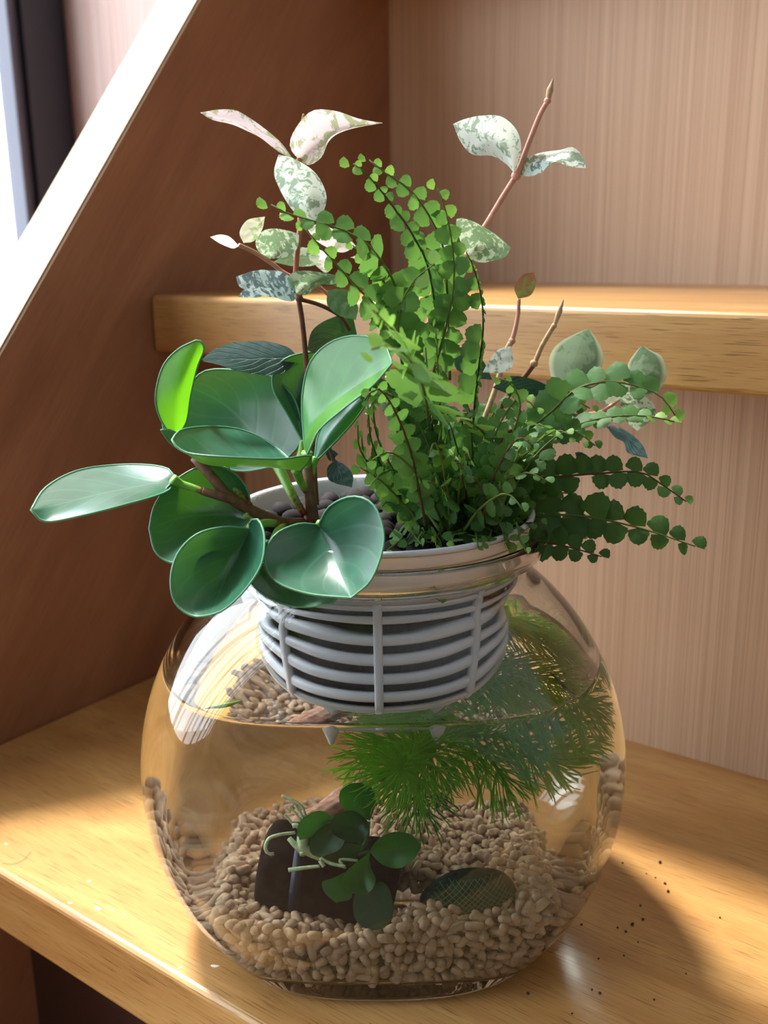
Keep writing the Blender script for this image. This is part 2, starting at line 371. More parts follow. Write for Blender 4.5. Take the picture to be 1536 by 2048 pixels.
tries = 0
while len(LEC) < 74 and tries < 9000:
    tries += 1; a = RNG.uniform(0, 2*math.pi); r = .0395*math.sqrt(RNG.uniform(0, 1)); x, y = r*math.cos(a), r*math.sin(a)
    if x > .012: continue
    rad = RNG.uniform(.0031, .0042); z = .1352+.0022*(1-(r/.04)**2)+RNG.uniform(0, .0016)
    if all((x-p[0])**2+(y-p[1])**2+(z-p[2])**2 > (.97*(rad+p[3]))**2 for p in LEC): LEC.append((x, y, z, rad))
for i, (x, y, z, rad) in enumerate(LEC):
    o = put('clay_ball', leca_me[i % 6], None, None, label='small dark brown baked clay ball in the top of the white basket', category='clay ball', group='dark clay balls in the planter')
    o.matrix_world = Matrix.Translation((PXC+x, PYC+y, z)) @ rotm().to_4x4() @ Matrix.Scale(rad, 4)

def bed(x, y):                  # height of the pellet bed
    yy = (y-(YM-BD))/(2*BD); xx = (x-X0)/BW
    side = .009+max(0, .0605-abs(x-X0))*1.7
    return min(side, .0300-.0040*yy+.004*max(0, yy-.55)+.003*xx*xx-.0075*math.exp(-((xx+.22)**2)/.09)*math.exp(-((yy-.18)**2)/.05)+.0012*math.sin(x*170)+.0008*math.sin(y*210+1))
def inside(x, y, z, t):
    dx, dy = x-X0, y-YM; ze = ((z-BZ)/(BH-t))**2; BN = 9.0
    return ((dx*dx+dy*dy)/(BW-t)**2+ze)**(BN/2)+(abs(dy)/(BD-t))**BN < 1
def logdist(p):                 # keeps pellets out of the middle of the wood and the stone
    a, b = LOG0, LOG1; t = np.clip((p-a)@(b-a)/((b-a)@(b-a)), 0, 1); return np.linalg.norm(p-a-t*(b-a))
LOG0, LOG1, LOGR = PW(530, 1725, .2800), PW(790, 1772, .2740), .0160
STONE = PW(940, 1792, .266)
m_pel = bpy.data.materials.new('tan_clay'); nt = nodes(m_pel)
oi = N(nt, 'ShaderNodeTexCoord'); gm = N(nt, 'ShaderNodeNewGeometry')
nn = N(nt, 'ShaderNodeTexNoise', {'Vector': gm.outputs['Position'], 'Scale': 260.0, 'Detail': 2}).outputs[0]
n3 = N(nt, 'ShaderNodeTexNoise', {'Vector': gm.outputs['Position'], 'Scale': 2200.0, 'Detail': 3}).outputs[0]
cc = ramp(nt, nn, [(.32, srgb(178, 148, 124)), (.68, srgb(220, 190, 162))])
finish(nt, cc, .85, .2, n3, .35, .0003)
pel_me = [pebble(i, L, 1 if False else 2, .10) for i, L in enumerate((.55, .9, .25, .7, 1.1, .4))]
pel_lo = [pebble(i, L, 1, .10) for i, L in enumerate((.55, .9, .25, .7, 1.1, .4))]
for me in pel_me: me.materials.append(m_pel)
cell = {}; PEL = []; sp = .0028
def ok(p, s):
    k = tuple((p/sp).astype(int))
    for i in (-1, 0, 1):
        for j in (-1, 0, 1):
            for l in (-1, 0, 1):
                for q in cell.get((k[0]+i, k[1]+j, k[2]+l), ()):
                    if (p-q)@(p-q) < s*s: return False
    cell.setdefault(k, []).append(p); return True
cand = RNG.uniform((X0-BW, YM-BD, .007), (X0+BW, YM+BD, .048), size=(420000, 3))
for p in cand:
    x, y, z = p; hb = bed(x, y)
    if z > hb: continue
    if z < hb-.0075 and inside(x, y, z, .0078): continue
    if not inside(x, y, z, TG+.0017): continue
    if logdist(p) < LOGR-.001: continue
    if ((x-STONE[0])/.0125)**2+((y-STONE[1])/.009)**2+((z-STONE[2])/.0080)**2 < 1: continue
    if ok(p, .00272): PEL.append(p)
PEL = np.array(PEL)
fc = P(768, 1024, .1)
def vis(p):
    return (p[1]-(YM-BD))*1.0 + max(0, bed(p[0], p[1])-p[2]-.004)*(8 if p[1] > YM-BD+.009 else .2)
order = sorted(range(len(PEL)), key=lambda i: vis(PEL[i]))
mbp = MB()
vlo = []
for me in pel_lo:
    v = np.empty(len(me.vertices)*3); me.vertices.foreach_get('co', v); vlo.append((v.reshape(-1, 3), [tuple(q.vertices) for q in me.polygons]))
for rank, i in enumerate(order):
    p = PEL[i]; s = RNG.uniform(.00138, .00168); R = rotm()
    k = int(RNG.integers(6))
    if rank < 300:
        o = put('clay_pellet', pel_me[k], None, None, label='small tan rounded clay pellet in the gravel bed at the front of the bowl', category='gravel pellet', group='tan clay pellets in the glass bowl')
        o.matrix_world = Matrix.Translation(tuple(p)) @ R.to_4x4() @ Matrix.Scale(s, 4)
    else:
        v, f = vlo[k]; mbp.add(v@np.array(R).T*s+p, f)
put('clay_gravel', mbp.build('clay_gravel'), m_pel, kind='stuff', label='bed of tan clay pellets further back in the glass bowl', category='gravel')
print('pellets', len(PEL))

# ------------------------------------------------------------------ driftwood, stone, ridged bark
m_log = plain('black_wet_wood', srgb(24, 18, 18), .9, .15, 420, .6)
def lump(name, a, b, rad, mat, seed, sides=40, k=36, amp=.12, flat=.9, endr=.55, ridges=0, **kw):
    c = np.linspace(0, 1, k)[:, None]*(b-a)+a; T = (b-a)/np.linalg.norm(b-a); up = np.array([0, 0, 1.]); up = up-T*(up@T); up /= np.linalg.norm(up); sd = np.cross(T, up)
    v = []
    for i in range(k):
        t = i/(k-1); e = min(t, 1-t)*(k-1)/4; pr = 1 if e > 1 else endr+(1-endr)*math.sqrt(max(0, 1-(1-e)**2))
        for j in range(sides):
            an = 2*math.pi*j/sides; u = math.cos(an)*sd+math.sin(an)*up*flat
            q = Vector(c[i]*90+u*1.2+seed); r = rad*pr*(1+amp*mnoise.noise(q)+amp*.5*mnoise.noise(q*2.7)+ridges*abs(math.sin(an*7+t*1.5)))
            v.append(c[i]+u*r)
    f = [(i*sides+j, i*sides+(j+1) % sides, (i+1)*sides+(j+1) % sides, (i+1)*sides+j) for i in range(k-1) for j in range(sides)]
    v.append(c[0]); v.append(c[-1]); n = k*sides
    f += [(n, (j+1) % sides, j) for j in range(sides)]+[(n+1, (k-1)*sides+j, (k-1)*sides+(j+1) % sides) for j in range(sides)]
    return put(name, mesh(name, v, f), mat, None, **kw)
lg = lump('driftwood_log', LOG0, LOG1, LOGR, m_log, 3.0, amp=.11, flat=.95, endr=.78, label='short black waterlogged driftwood piece lying on the pellets in the bowl', category='driftwood')
m_strap = plain('dark_rubber', srgb(34, 42, 66), .45, .4)
t_ = .27; cc_ = LOG0+(LOG1-LOG0)*t_; T = (LOG1-LOG0)/np.linalg.norm(LOG1-LOG0); T = T+np.array([.18, .1, 0]); T /= np.linalg.norm(T)
up = np.array([.25, 0, 1.]); up -= T*(up@T); up /= np.linalg.norm(up); sd = np.cross(T, up); mb = MB(); v = []
for j in range(49):
    an = 2*math.pi*j/48; u = math.cos(an)*sd+math.sin(an)*up*.97
    for s, q in ((-1, .0002), (-1, .0011), (0, .0014), (1, .0011), (1, .0002)): v.append(cc_+u*(LOGR*1.05+q)+T*.0016*s)
mb.add(v, [(j*5+i, j*5+(i+1) % 5, (j+1)*5+(i+1) % 5, (j+1)*5+i) for j in range(48) for i in range(5)])
o = put('strap', mb.build('strap'), m_strap, None, label='dark blue rubber band around the wood'); o.parent = lg
m_moss = bpy.data.materials.new('green_netted_stone'); nt = nodes(m_moss)
n1 = noise_t(nt, mapping(nt, (1, 1, 1)), 500, 4); cgreen = ramp(nt, n1, [(.35, srgb(2, 34, 32)), (.7, srgb(10, 74, 62))]); finish(nt, cgreen, .9, .1, n1, .5, .0006)
def stone():
    bm = bmesh.new(); bmesh.ops.create_icosphere(bm, subdivisions=4, radius=1)
    for v in bm.verts:
        n_ = 1+.10*mnoise.noise(v.co*1.4); v.co = Vector((v.co.x*.0150, v.co.y*.0105, v.co.z*.0092))*n_
        v.co.z += .12*v.co.x
    me = bpy.data.meshes.new('netted_stone'); bm.to_mesh(me); bm.free(); me.shade_smooth()
    o = put('netted_stone', me, m_moss, None, label='dark green stone wrapped in fine green netting, right of the driftwood', category='stone'); o.location = tuple(STONE)
    m = plain('green_net', srgb(30, 130, 96), .5, .4); mb = MB()
    def sp_(d):
        d = Vector(d); n_ = 1+.10*mnoise.noise(d*1.4); p = Vector((d.x*.0150, d.y*.0105, d.z*.0092))*n_; p.z += .12*p.x; return np.array(p*1.02)
    for s in (-1, 1):
        for c in np.linspace(-1.35, 1.35, 19):
            pts = []
            for t in np.linspace(-1.2, 1.2, 22):
                x = (c+t*.8)/1.2; z = (-.2+t*.9*s)
                if x*x+z*z < .97: pts.append(sp_((x, -math.sqrt(1-x*x-z*z), z)))
                elif len(pts) > 2: break
                else: pts = []
            if len(pts) > 2: v, f, uv = tube(pts, .00011, 4); mb.add(v, f)
    n = put('net', mb.build('net'), m, o, kind='stuff', label='fine green netting'); return o
stone()
m_bark = plain('pinkish_ridged_bark', srgb(186, 140, 122), .85, .2, 420, .4)
lump('ridged_bark', PW(585, 1672, .292), PW(735, 1580, .318), .0052, m_bark, 9.0, amp=.2, flat=.9, endr=.5, ridges=.16, label='pinkish brown ridged stick behind the driftwood in the bowl', category='bark stick')

# ------------------------------------------------------------------ leaves
def leafgrid(E1, Mm, E2, Y, d=(0, 0, 0), nt_=22, ns=11, keel=1.5, wob=0.0, fn=P, seed=0):
    def curve(pts, dd):
        p = spline([(x, y, 0) for x, y in pts], nt_); t = np.linspace(0, 1, nt_)
        yy = Y[0]+(Y[1]-Y[0])*t+dd*np.sin(math.pi*t)
        return np.array([fn(a, b, c) for (a, b, _), c in zip(p, yy)])
    A, B, C = curve(E1, d[0]), curve(Mm, d[1]), curve(E2, d[2]); v = []; uv = []
    for i in range(nt_):
        for s in np.linspace(-1, 1, ns):
            q = B[i]+s*(C[i]-A[i])/2+abs(s)**keel*((A[i]+C[i])/2-B[i])
            w = np.linalg.norm(C[i]-A[i])
            q = q+np.array([0, 1, .3])*wob*w*mnoise.noise(Vector((i*.35, s*1.7, seed)))
            v.append(q); uv.append((i/(nt_-1), (s+1)/2))
    f = [(i*ns+j, i*ns+j+1, (i+1)*ns+j+1, (i+1)*ns+j) for i in range(nt_-1) for j in range(ns-1)]
    return np.array(v), f, uv, (nt_, ns)
def leaf(root, name, mats, E1, Mm, E2, Y, d=(0, 0, 0), rimr=0, half=None, **k):
    v, f, uv, (a, b) = leafgrid(E1, Mm, E2, Y, d, **k); mb = MB(); mb.add(v, f, uv)
    if half: mb.mi = [2 if (i % (b-1)) >= (b-1)//2 else 0 for i in range(len(f))]
    if rimr:
        loop = [v[i*b] for i in range(a)]+[v[i*b+b-1] for i in range(a-2, -1, -1)]
        tv, tf, tu = tube(loop, rimr, 6, cap=False); mb.add(tv, tf, tu, mi=1)
    me = mb.build(name); o = put(name, me, mats); under(o, root)
    return o
def stem(root, name, pts, rad, mat, n=24, sides=10, fn=P, node=(), **kw):
    c = np.array([fn(*p) for p in pts]); me_ = None
    mb = MB(); v, f, uv = tube(c, rad, sides, n=n); mb.add(v, f, uv)
    for (x, y, Y_, r) in node:
        q = fn(x, y, Y_); bm = [(0, 0)]
        th = np.linspace(0, 2*math.pi, 9)[:-1]; vv = [q+np.array([0, 0, r])]+[q+r*np.array([math.cos(t)*math.cos(e), math.sin(t)*math.cos(e), math.sin(e)]) for e in (.7, 0, -.7) for t in th]+[q-np.array([0, 0, r])]
        ff = [(0, 1+j, 1+(j+1) % 8) for j in range(8)]+[(1+8*i+j, 9+8*i+j, 9+8*i+(j+1) % 8, 1+8*i+(j+1) % 8) for i in range(2) for j in range(8)]+[(25, 17+(j+1) % 8, 17+j) for j in range(8)]
        mb.add(vv, ff)
    o = put(name, mb.build(name), mat, None, **kw); under(o, root); return o
def leafmat(name, col, col2, back, rough=.35, trans=.3, vein=.5, veinc=None, spec=.5, nv=7, tcol=None, bump=.25, coat=0.0):
    m = bpy.data.materials.new(name); nt = nodes(m)
    uv = N(nt, 'ShaderNodeUVMap').outputs[0]; sx = N(nt, 'ShaderNodeSeparateXYZ', {0: uv}); u, v = sx.outputs[0], sx.outputs[1]
    d = N(nt, 'ShaderNodeMath', {0: N(nt, 'ShaderNodeMath', {0: v, 1: .5}, operation='SUBTRACT').outputs[0]}, operation='ABSOLUTE').outputs[0]
    n = noise_t(nt, mapping(nt, (1, 1, 1)), 160, 3)
    c = ramp(nt, n, [(.3, col), (.7, col2)])
    mid = N(nt, 'ShaderNodeMapRange', {0: d, 1: 0.0, 2: .022, 3: 1, 4: 0}).outputs[0]
    ph = N(nt, 'ShaderNodeMath', {0: N(nt, 'ShaderNodeMath', {0: u, 1: float(nv)}, operation='MULTIPLY').outputs[0], 1: N(nt, 'ShaderNodeMath', {0: d, 1: float(nv)*.9}, operation='MULTIPLY').outputs[0]}, operation='SUBTRACT').outputs[0]
    fr = N(nt, 'ShaderNodeMath', {0: ph}, operation='FRACT').outputs[0]
    sv = N(nt, 'ShaderNodeMapRange', {0: N(nt, 'ShaderNodeMath', {0: N(nt, 'ShaderNodeMath', {0: fr, 1: .5}, operation='SUBTRACT').outputs[0]}, operation='ABSOLUTE').outputs[0], 1: 0.0, 2: .12, 3: .45, 4: 0}).outputs[0]
    vv = N(nt, 'ShaderNodeMath', {0: mid, 1: sv}, operation='MAXIMUM').outputs[0]
    vf = N(nt, 'ShaderNodeMath', {0: vv, 1: vein}, operation='MULTIPLY').outputs[0]
    c = mix(nt, vf, c, veinc or tuple(min(1, x*1.8+.02) for x in col2))
    geo = N(nt, 'ShaderNodeNewGeometry')
    bp = N(nt, 'ShaderNodeBump', {'Strength': bump, 'Distance': .0006, 'Height': N(nt, 'ShaderNodeMath', {0: vv, 1: n}, operation='SUBTRACT').outputs[0]}).outputs[0]
    pr = N(nt, 'ShaderNodeBsdfPrincipled', {'Base Color': c, 'Roughness': rough, 'Specular IOR Level': spec, 'Normal': bp, 'Coat Weight': coat, 'Coat Roughness': .25}).outputs[0]
    tr = N(nt, 'ShaderNodeBsdfTranslucent', {'Color': C4(tcol or back)}).outputs[0]
    N(nt, 'ShaderNodeOutputMaterial', {0: N(nt, 'ShaderNodeMixShader', {0: trans, 1: pr, 2: tr}).outputs[0]}); return m
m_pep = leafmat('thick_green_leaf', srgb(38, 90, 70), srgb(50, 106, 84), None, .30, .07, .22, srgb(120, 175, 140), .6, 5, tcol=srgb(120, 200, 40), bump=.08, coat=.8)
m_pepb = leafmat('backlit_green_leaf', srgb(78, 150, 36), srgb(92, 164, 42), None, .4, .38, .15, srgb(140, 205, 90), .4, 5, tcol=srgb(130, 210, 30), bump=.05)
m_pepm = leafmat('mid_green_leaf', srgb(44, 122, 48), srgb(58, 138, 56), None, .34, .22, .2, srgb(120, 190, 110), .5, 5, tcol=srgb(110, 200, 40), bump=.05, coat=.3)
m_peprim = plain('pale_leaf_edge', srgb(92, 150, 112), .35, .5)
m_peps = bpy.data.materials.new('leaf_stalk'); nt = nodes(m_peps)
uvs = N(nt, 'ShaderNodeSeparateXYZ', {0: N(nt, 'ShaderNodeUVMap').outputs[0]}).outputs[0]
nz = noise_t(nt, mapping(nt, (1, 1, 1)), 900, 2)
f_ = N(nt, 'ShaderNodeMath', {0: uvs, 1: N(nt, 'ShaderNodeMath', {0: nz, 1: .5}, operation='MULTIPLY').outputs[0]}, operation='ADD').outputs[0]
finish(nt, ramp(nt, f_, [(.35, srgb(120, 52, 44)), (.6, srgb(140, 190, 80)), (.9, srgb(120, 180, 70))]), .4, .5)
m_pepst = plain('brown_green_stem', srgb(112, 78, 58), .5, .4, 500, .35)

pp = empty('rubber_peperomia', P(600, 1040, .285), label='glossy round leaved succulent plant at the left of the basket', category='houseplant')
PT = [m_pep, m_peprim]; PB = [m_pepb, m_peprim]; PH = [m_pep, m_peprim, m_pepb]; PHB = [m_pepm, m_peprim, m_pepb]; RR = .00032
def pl_(E1, Mm, E2, Y, d=(0, 0, 0), mats=PT, **k): leaf(pp, 'leaf', mats, E1, Mm, E2, Y, d, rimr=RR, nt_=26, ns=13, **k)
# far left leaf
pl_([(352, 960), (332, 936), (260, 929), (160, 940), (92, 975), (62, 1020)], [(352, 960), (300, 968), (210, 985), (130, 1005), (62, 1020)], [(352, 960), (330, 985), (240, 1012), (160, 1032), (90, 1043), (62, 1020)], (.270, .240), (.022, .004, -.010), keel=1.3)
# backlit upright leaf
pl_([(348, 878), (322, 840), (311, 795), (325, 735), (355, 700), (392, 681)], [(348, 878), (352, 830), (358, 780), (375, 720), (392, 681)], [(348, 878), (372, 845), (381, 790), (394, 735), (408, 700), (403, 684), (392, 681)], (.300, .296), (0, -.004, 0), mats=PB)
# large dark leaf behind
pl_([(560, 930), (602, 880), (590, 800), (540, 752), (470, 740), (410, 742), (376, 772)], [(560, 930), (510, 872), (450, 810), (376, 772)], [(560, 930), (480, 942), (400, 917), (345, 885), (325, 845), (345, 795), (376, 772)], (.300, .318), (0, .006, 0), keel=1.6)
# folded leaf in the middle
pl_([(600, 942), (565, 905), (520, 874), (470, 857), (415, 853), (362, 860), (344, 880)], [(600, 942), (540, 935), (470, 934), (400, 925), (344, 880)], [(600, 942), (622, 912), (560, 918), (470, 915), (385, 908), (355, 895), (344, 880)], (.280, .262), (.026, 0, -.012), keel=1.25)
# round leaf at the left
pl_([(497, 1040), (497, 985), (462, 942), (405, 932), (345, 965), (310, 1010), (299, 1058)], [(497, 1040), (440, 1030), (360, 1036), (299, 1058)], [(497, 1040), (470, 1065), (410, 1108), (350, 1126), (312, 1105), (299, 1058)], (.272, .256), (.008, .010, -.014), keel=1.4)
# round leaf front left
pl_([(500, 1058), (450, 1054), (395, 1068), (357, 1105), (342, 1155), (350, 1205), (385, 1232), (421, 1230)], [(500, 1058), (472, 1112), (445, 1170), (421, 1230)], [(500, 1058), (500, 1042), (517, 1040), (529, 1075), (522, 1130), (490, 1180), (450, 1218), (421, 1230)], (.256, .236), (-.002, .010, -.006), keel=1.3)
# heart leaf in front
pl_([(637, 1050), (598, 1048), (552, 1068), (531, 1105), (534, 1140), (560, 1168), (620, 1188), (702, 1196)], [(637, 1050), (660, 1095), (680, 1145), (702, 1196)], [(637, 1050), (660, 1012), (705, 993), (745, 1008), (766, 1055), (765, 1100), (742, 1160), (702, 1196)], (.258, .234), (-.004, .004, -.004), keel=1.4)
# dark leaf beneath
pl_([(548, 1075), (515, 1100), (495, 1135), (506, 1170), (545, 1200), (600, 1214), (665, 1208)], [(548, 1075), (580, 1120), (620, 1165), (665, 1208)], [(548, 1075), (610, 1085), (670, 1130), (690, 1170), (665, 1208)], (.262, .243), (0, .006, 0))
# upright folded leaf, back half and front half
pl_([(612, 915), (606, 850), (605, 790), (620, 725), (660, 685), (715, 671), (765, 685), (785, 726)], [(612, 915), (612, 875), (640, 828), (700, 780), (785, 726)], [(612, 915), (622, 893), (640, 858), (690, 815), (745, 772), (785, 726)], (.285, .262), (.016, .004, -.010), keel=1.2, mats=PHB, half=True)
pl_([(628, 925), (640, 862), (680, 815), (715, 788), (740, 785)], [(628, 925), (650, 880), (690, 830), (740, 785)], [(628, 925), (650, 905), (695, 858), (728, 815), (740, 785)], (.290, .285), (.006, 0, -.002))
# dark leaf behind it
pl_([(606, 885), (575, 830), (547, 780), (549, 740), (580, 713), (640, 702)], [(606, 885), (590, 800), (605, 745), (640, 702)], [(606, 885), (610, 810), (622, 745), (640, 702)], (.300, .312), (0, .004, 0))
# small one low at the left
pl_([(395, 915), (370, 905), (340, 885), (322, 860)], [(395, 915), (360, 895), (322, 860)], [(395, 915), (385, 890), (345, 862), (322, 860)], (.300, .296))
# stems and stalks
for pts, r in (([(605, 1050, .284), (560, 1046, .279), (500, 1020, .273), (455, 990, .270), (425, 955, .270), (388, 915, .272)], [.0022, .0019, .0016, .0013]),
               ([(624, 1045, .286), (620, 1000, .286), (616, 950, .287), (614, 915, .288)], [.0024, .0019, .0014]),
               ([(470, 1000, .270), (440, 992, .268), (405, 982, .268)], [.0015, .0012])):
    stem(pp, 'stem', pts, r, m_pepst)
for pts, r in (([(412, 985, .268), (385, 975, .268), (362, 968, .268), (345, 958, .267)], [.0011, .0010, .0012, .0016]),
               ([(500, 1012, .272), (470, 975, .276), (452, 940, .282), (440, 920, .288)], [.0010, .0013, .0014]),
               ([(608, 1030, .284), (585, 990, .284), (565, 950, .290), (552, 925, .298)], [.0011, .0015, .0018]),
               ([(616, 985, .286), (602, 965, .284), (592, 940, .281)], [.0013, .0012, .0016]),
               ([(640, 1062, .266), (637, 1052, .260), (640, 1046, .258)], [.0012, .0011]),
               ([(614, 940, .288), (614, 920, .286), (614, 905, .285)], [.0012, .0018]),
               ([(625, 960, .288), (625, 935, .289), (632, 915, .290)], [.0009, .0012]),
               ([(560, 1048, .279), (530, 1046, .268), (500, 1055, .257)], [.0012, .0012]),
               ([(570, 1050, .280), (556, 1062, .270), (548, 1078, .262)], [.0012, .0012]),
               ([(500, 1025, .272), (490, 1035, .272)], [.0012, .0012]),
               ([(590, 935, .290), (602, 905, .298), (606, 882, .300)], [.0010, .0012])):
    stem(pp, 'leaf_stalk', pts, r, m_peps, sides=8)

# ------------------------------------------------------------------ variegated vine
def vmat(name, base, spot, amt, scale, trans=.3, rough=.45, edge=None, tcol=None):
    m = bpy.data.materials.new(name); nt = nodes(m)
    n = noise_t(nt, mapping(nt, (1, 1, 1)), scale, 5, .65, .6); n2 = noise_t(nt, mapping(nt, (1, 1, 1)), scale*.35, 2)
    s = N(nt, 'ShaderNodeMath', {0: n, 1: N(nt, 'ShaderNodeMath', {0: n2, 1: .5}, operation='MULTIPLY').outputs[0]}, operation='ADD').outputs[0]
    f = N(nt, 'ShaderNodeMapRange', {0: s, 1: .84-amt*.3, 2: .90-amt*.3, 3: 0, 4: .9}).outputs[0]
    c = mix(nt, f, base, spot)
    if edge:
        v = N(nt, 'ShaderNodeSeparateXYZ', {0: N(nt, 'ShaderNodeUVMap').outputs[0]}).outputs[1]
        d = N(nt, 'ShaderNodeMath', {0: N(nt, 'ShaderNodeMath', {0: v, 1: .5}, operation='SUBTRACT').outputs[0]}, operation='ABSOLUTE').outputs[0]
        c = mix(nt, N(nt, 'ShaderNodeMapRange', {0: d, 1: .38, 2: .46, 3: 0, 4: .8}).outputs[0], c, edge)
    v = N(nt, 'ShaderNodeSeparateXYZ', {0: N(nt, 'ShaderNodeUVMap').outputs[0]}).outputs[1]
    d = N(nt, 'ShaderNodeMath', {0: N(nt, 'ShaderNodeMath', {0: v, 1: .5}, operation='SUBTRACT').outputs[0]}, operation='ABSOLUTE').outputs[0]
    c = mix(nt, N(nt, 'ShaderNodeMapRange', {0: d, 1: 0.0, 2: .03, 3: .35, 4: 0}).outputs[0], c, tuple(x*.7 for x in base))
    bp = N(nt, 'ShaderNodeBump', {'Strength': .35, 'Distance': .0008, 'Height': n}).outputs[0]
    pr = N(nt, 'ShaderNodeBsdfPrincipled', {'Base Color': c, 'Roughness': rough, 'Normal': bp}).outputs[0]
    tr = N(nt, 'ShaderNodeBsdfTranslucent', {'Color': mix(nt, .25, c, tcol or base)}).outputs[0]
    N(nt, 'ShaderNodeOutputMaterial', {0: N(nt, 'ShaderNodeMixShader', {0: trans, 1: pr, 2: tr}).outputs[0]}); return m
v_pink = vmat('pink_white_leaf', srgb(236, 220, 222), srgb(144, 164, 92), .28, 230, .4)
v_white = vmat('white_leaf', srgb(214, 224, 214), srgb(104, 134, 100), .22, 420, .35)
v_cream = vmat('cream_leaf', srgb(238, 238, 204), srgb(150, 186, 80), .15, 120, .45)
v_spot = vmat('white_green_speckled_leaf', srgb(206, 222, 190), srgb(74, 122, 56), .50, 420, .35)
v_dark = vmat('white_dark_marbled_leaf', srgb(204, 222, 220), srgb(34, 70, 74), .36, 380, .3)
v_sage = vmat('sage_leaf', srgb(132, 156, 128), srgb(92, 124, 92), .5, 160, .3, edge=srgb(214, 216, 186))
v_green = leafmat('dull_green_leaf', srgb(58, 96, 62), srgb(80, 120, 74), None, .45, .3, .4, srgb(120, 150, 110), .4, 6, tcol=srgb(110, 160, 50))
v_deep = leafmat('dark_veined_leaf', srgb(30, 58, 58), srgb(44, 76, 72), None, .32, .12, .65, srgb(120, 146, 140), .5, 7, tcol=srgb(60, 110, 40), bump=.9)
v_bronze = vmat('bronze_green_leaf', srgb(96, 112, 58), srgb(130, 70, 56), .35, 140, .35)
m_stb = plain('brown_vine_stem', srgb(112, 70, 52), .6, .3, 400, .25)
m_stp = plain('pink_vine_stem', srgb(196, 138, 120), .5, .4, 400, .15)
m_str = plain('red_vine_stem', srgb(176, 96, 76), .5, .4, 400, .2)
m_stt = plain('tan_vine_stem', srgb(184, 152, 116), .6, .3, 400, .25)
va = empty('variegated_vine', P(625, 990, .300), label='tall pink and white speckled vine shoot rising behind the round leaves', category='vine')
def vl(root, m, E1, Mm, E2, Y, d=(0, 0, 0), **k): leaf(root, 'leaf', m, E1, Mm, E2, Y, d, wob=k.pop('wob', .06), seed=k.pop('seed', RNG.uniform(0, 50)), **k)
vl(va, v_pink, [(587, 320), (560, 283), (515, 247), (475, 222), (440, 219), (400, 225)], [(587, 320), (545, 285), (500, 258), (450, 236), (400, 225)], [(587, 320), (555, 302), (515, 272), (465, 250), (425, 240), (400, 225)], (.312, .300), (.006, 0, -.004))
vl(va, v_pink, [(600, 322), (580, 295), (588, 262), (622, 223), (668, 221), (720, 238), (766, 246)], [(600, 322), (635, 290), (685, 258), (766, 246)], [(600, 322), (620, 330), (645, 312), (660, 275), (702, 257), (766, 246)], (.312, .295), (.002, .004, -.006))
vl(va, v_white, [(622, 450), (585, 420), (560, 380), (548, 345), (557, 309)], [(622, 450), (612, 400), (590, 350), (557, 309)], [(622, 450), (648, 420), (652, 385), (630, 345), (590, 318), (557, 309)], (.304, .290), (0, .004, 0))
vl(va, v_cream, [(478, 492), (460, 474), (440, 469), (420, 474)], [(478, 492), (450, 482), (420, 474)], [(478, 492), (465, 497), (440, 487), (420, 474)], (.298, .290))
vl(va, v_cream, [(487, 486), (479, 465), (495, 440), (530, 433)], [(487, 486), (500, 462), (530, 433)], [(487, 486), (508, 482), (524, 460), (530, 433)], (.298, .300))
vl(va, v_spot, [(540, 518), (515, 500), (513, 475), (535, 458), (570, 460), (598, 468)], [(540, 518), (560, 490), (598, 468)], [(540, 518), (575, 513), (595, 495), (598, 468)], (.306, .296), (0, .002, 0))
vl(va, v_spot, [(546, 524), (580, 505), (605, 494), (640, 512)], [(546, 524), (590, 518), (640, 512)], [(546, 524), (590, 533), (630, 530), (640, 512)], (.308, .305))
vl(va, v_dark, [(592, 588), (585, 558), (555, 541), (510, 541), (472, 553)], [(592, 588), (560, 572), (520, 560), (472, 553)], [(592, 588), (585, 603), (540, 594), (500, 583), (478, 572), (472, 553)], (.300, .280), (.004, 0, -.006), wob=.12)
vl(va, v_dark, [(540, 585), (515, 580), (490, 578), (476, 594)], [(540, 585), (510, 588), (476, 594)], [(540, 585), (520, 594), (495, 595), (476, 594)], (.296, .288))
vl(va, v_spot, [(592, 588), (572, 570), (585, 545), (620, 541), (680, 552)], [(592, 588), (615, 570), (645, 555), (680, 552)], [(592, 588), (612, 590), (645, 568), (690, 575), (680, 552)], (.300, .288), (0, .003, -.004), wob=.1)
vl(va, v_pink, [(612, 452), (645, 450), (690, 470), (712, 492)], [(612, 452), (655, 470), (712, 492)], [(612, 452), (630, 480), (680, 505), (712, 492)], (.312, .316))
vl(va, v_pink, [(600, 500), (620, 520), (650, 545), (665, 535)], [(600, 500), (630, 515), (665, 535)], [(600, 500), (620, 495), (650, 505), (665, 535)], (.312, .316))
vl(va, v_pink, [(700, 515), (725, 508), (752, 507)], [(700, 515), (725, 512), (752, 507)], [(700, 515), (728, 520), (752, 507)], (.322, .324))
vl(va, v_green, [(655, 580), (690, 580), (715, 610), (712, 640)], [(655, 580), (680, 605), (712, 640)], [(655, 580), (655, 610), (680, 632), (712, 640)], (.306, .300))
vl(va, v_deep, [(720, 705), (712, 660), (700, 628), (660, 637), (625, 660), (614, 700)], [(720, 705), (690, 670), (655, 680), (614, 700)], [(720, 705), (690, 715), (650, 715), (614, 700)], (.318, .300), (.004, .004, 0))
vl(va, v_deep, [(596, 714), (575, 694), (535, 683), (480, 683), (430, 698), (400, 722)], [(596, 714), (540, 716), (470, 718), (400, 722)], [(596, 714), (575, 742), (540, 749), (490, 746), (440, 730), (400, 722)], (.312, .296), (.008, 0, -.004), ns=15)
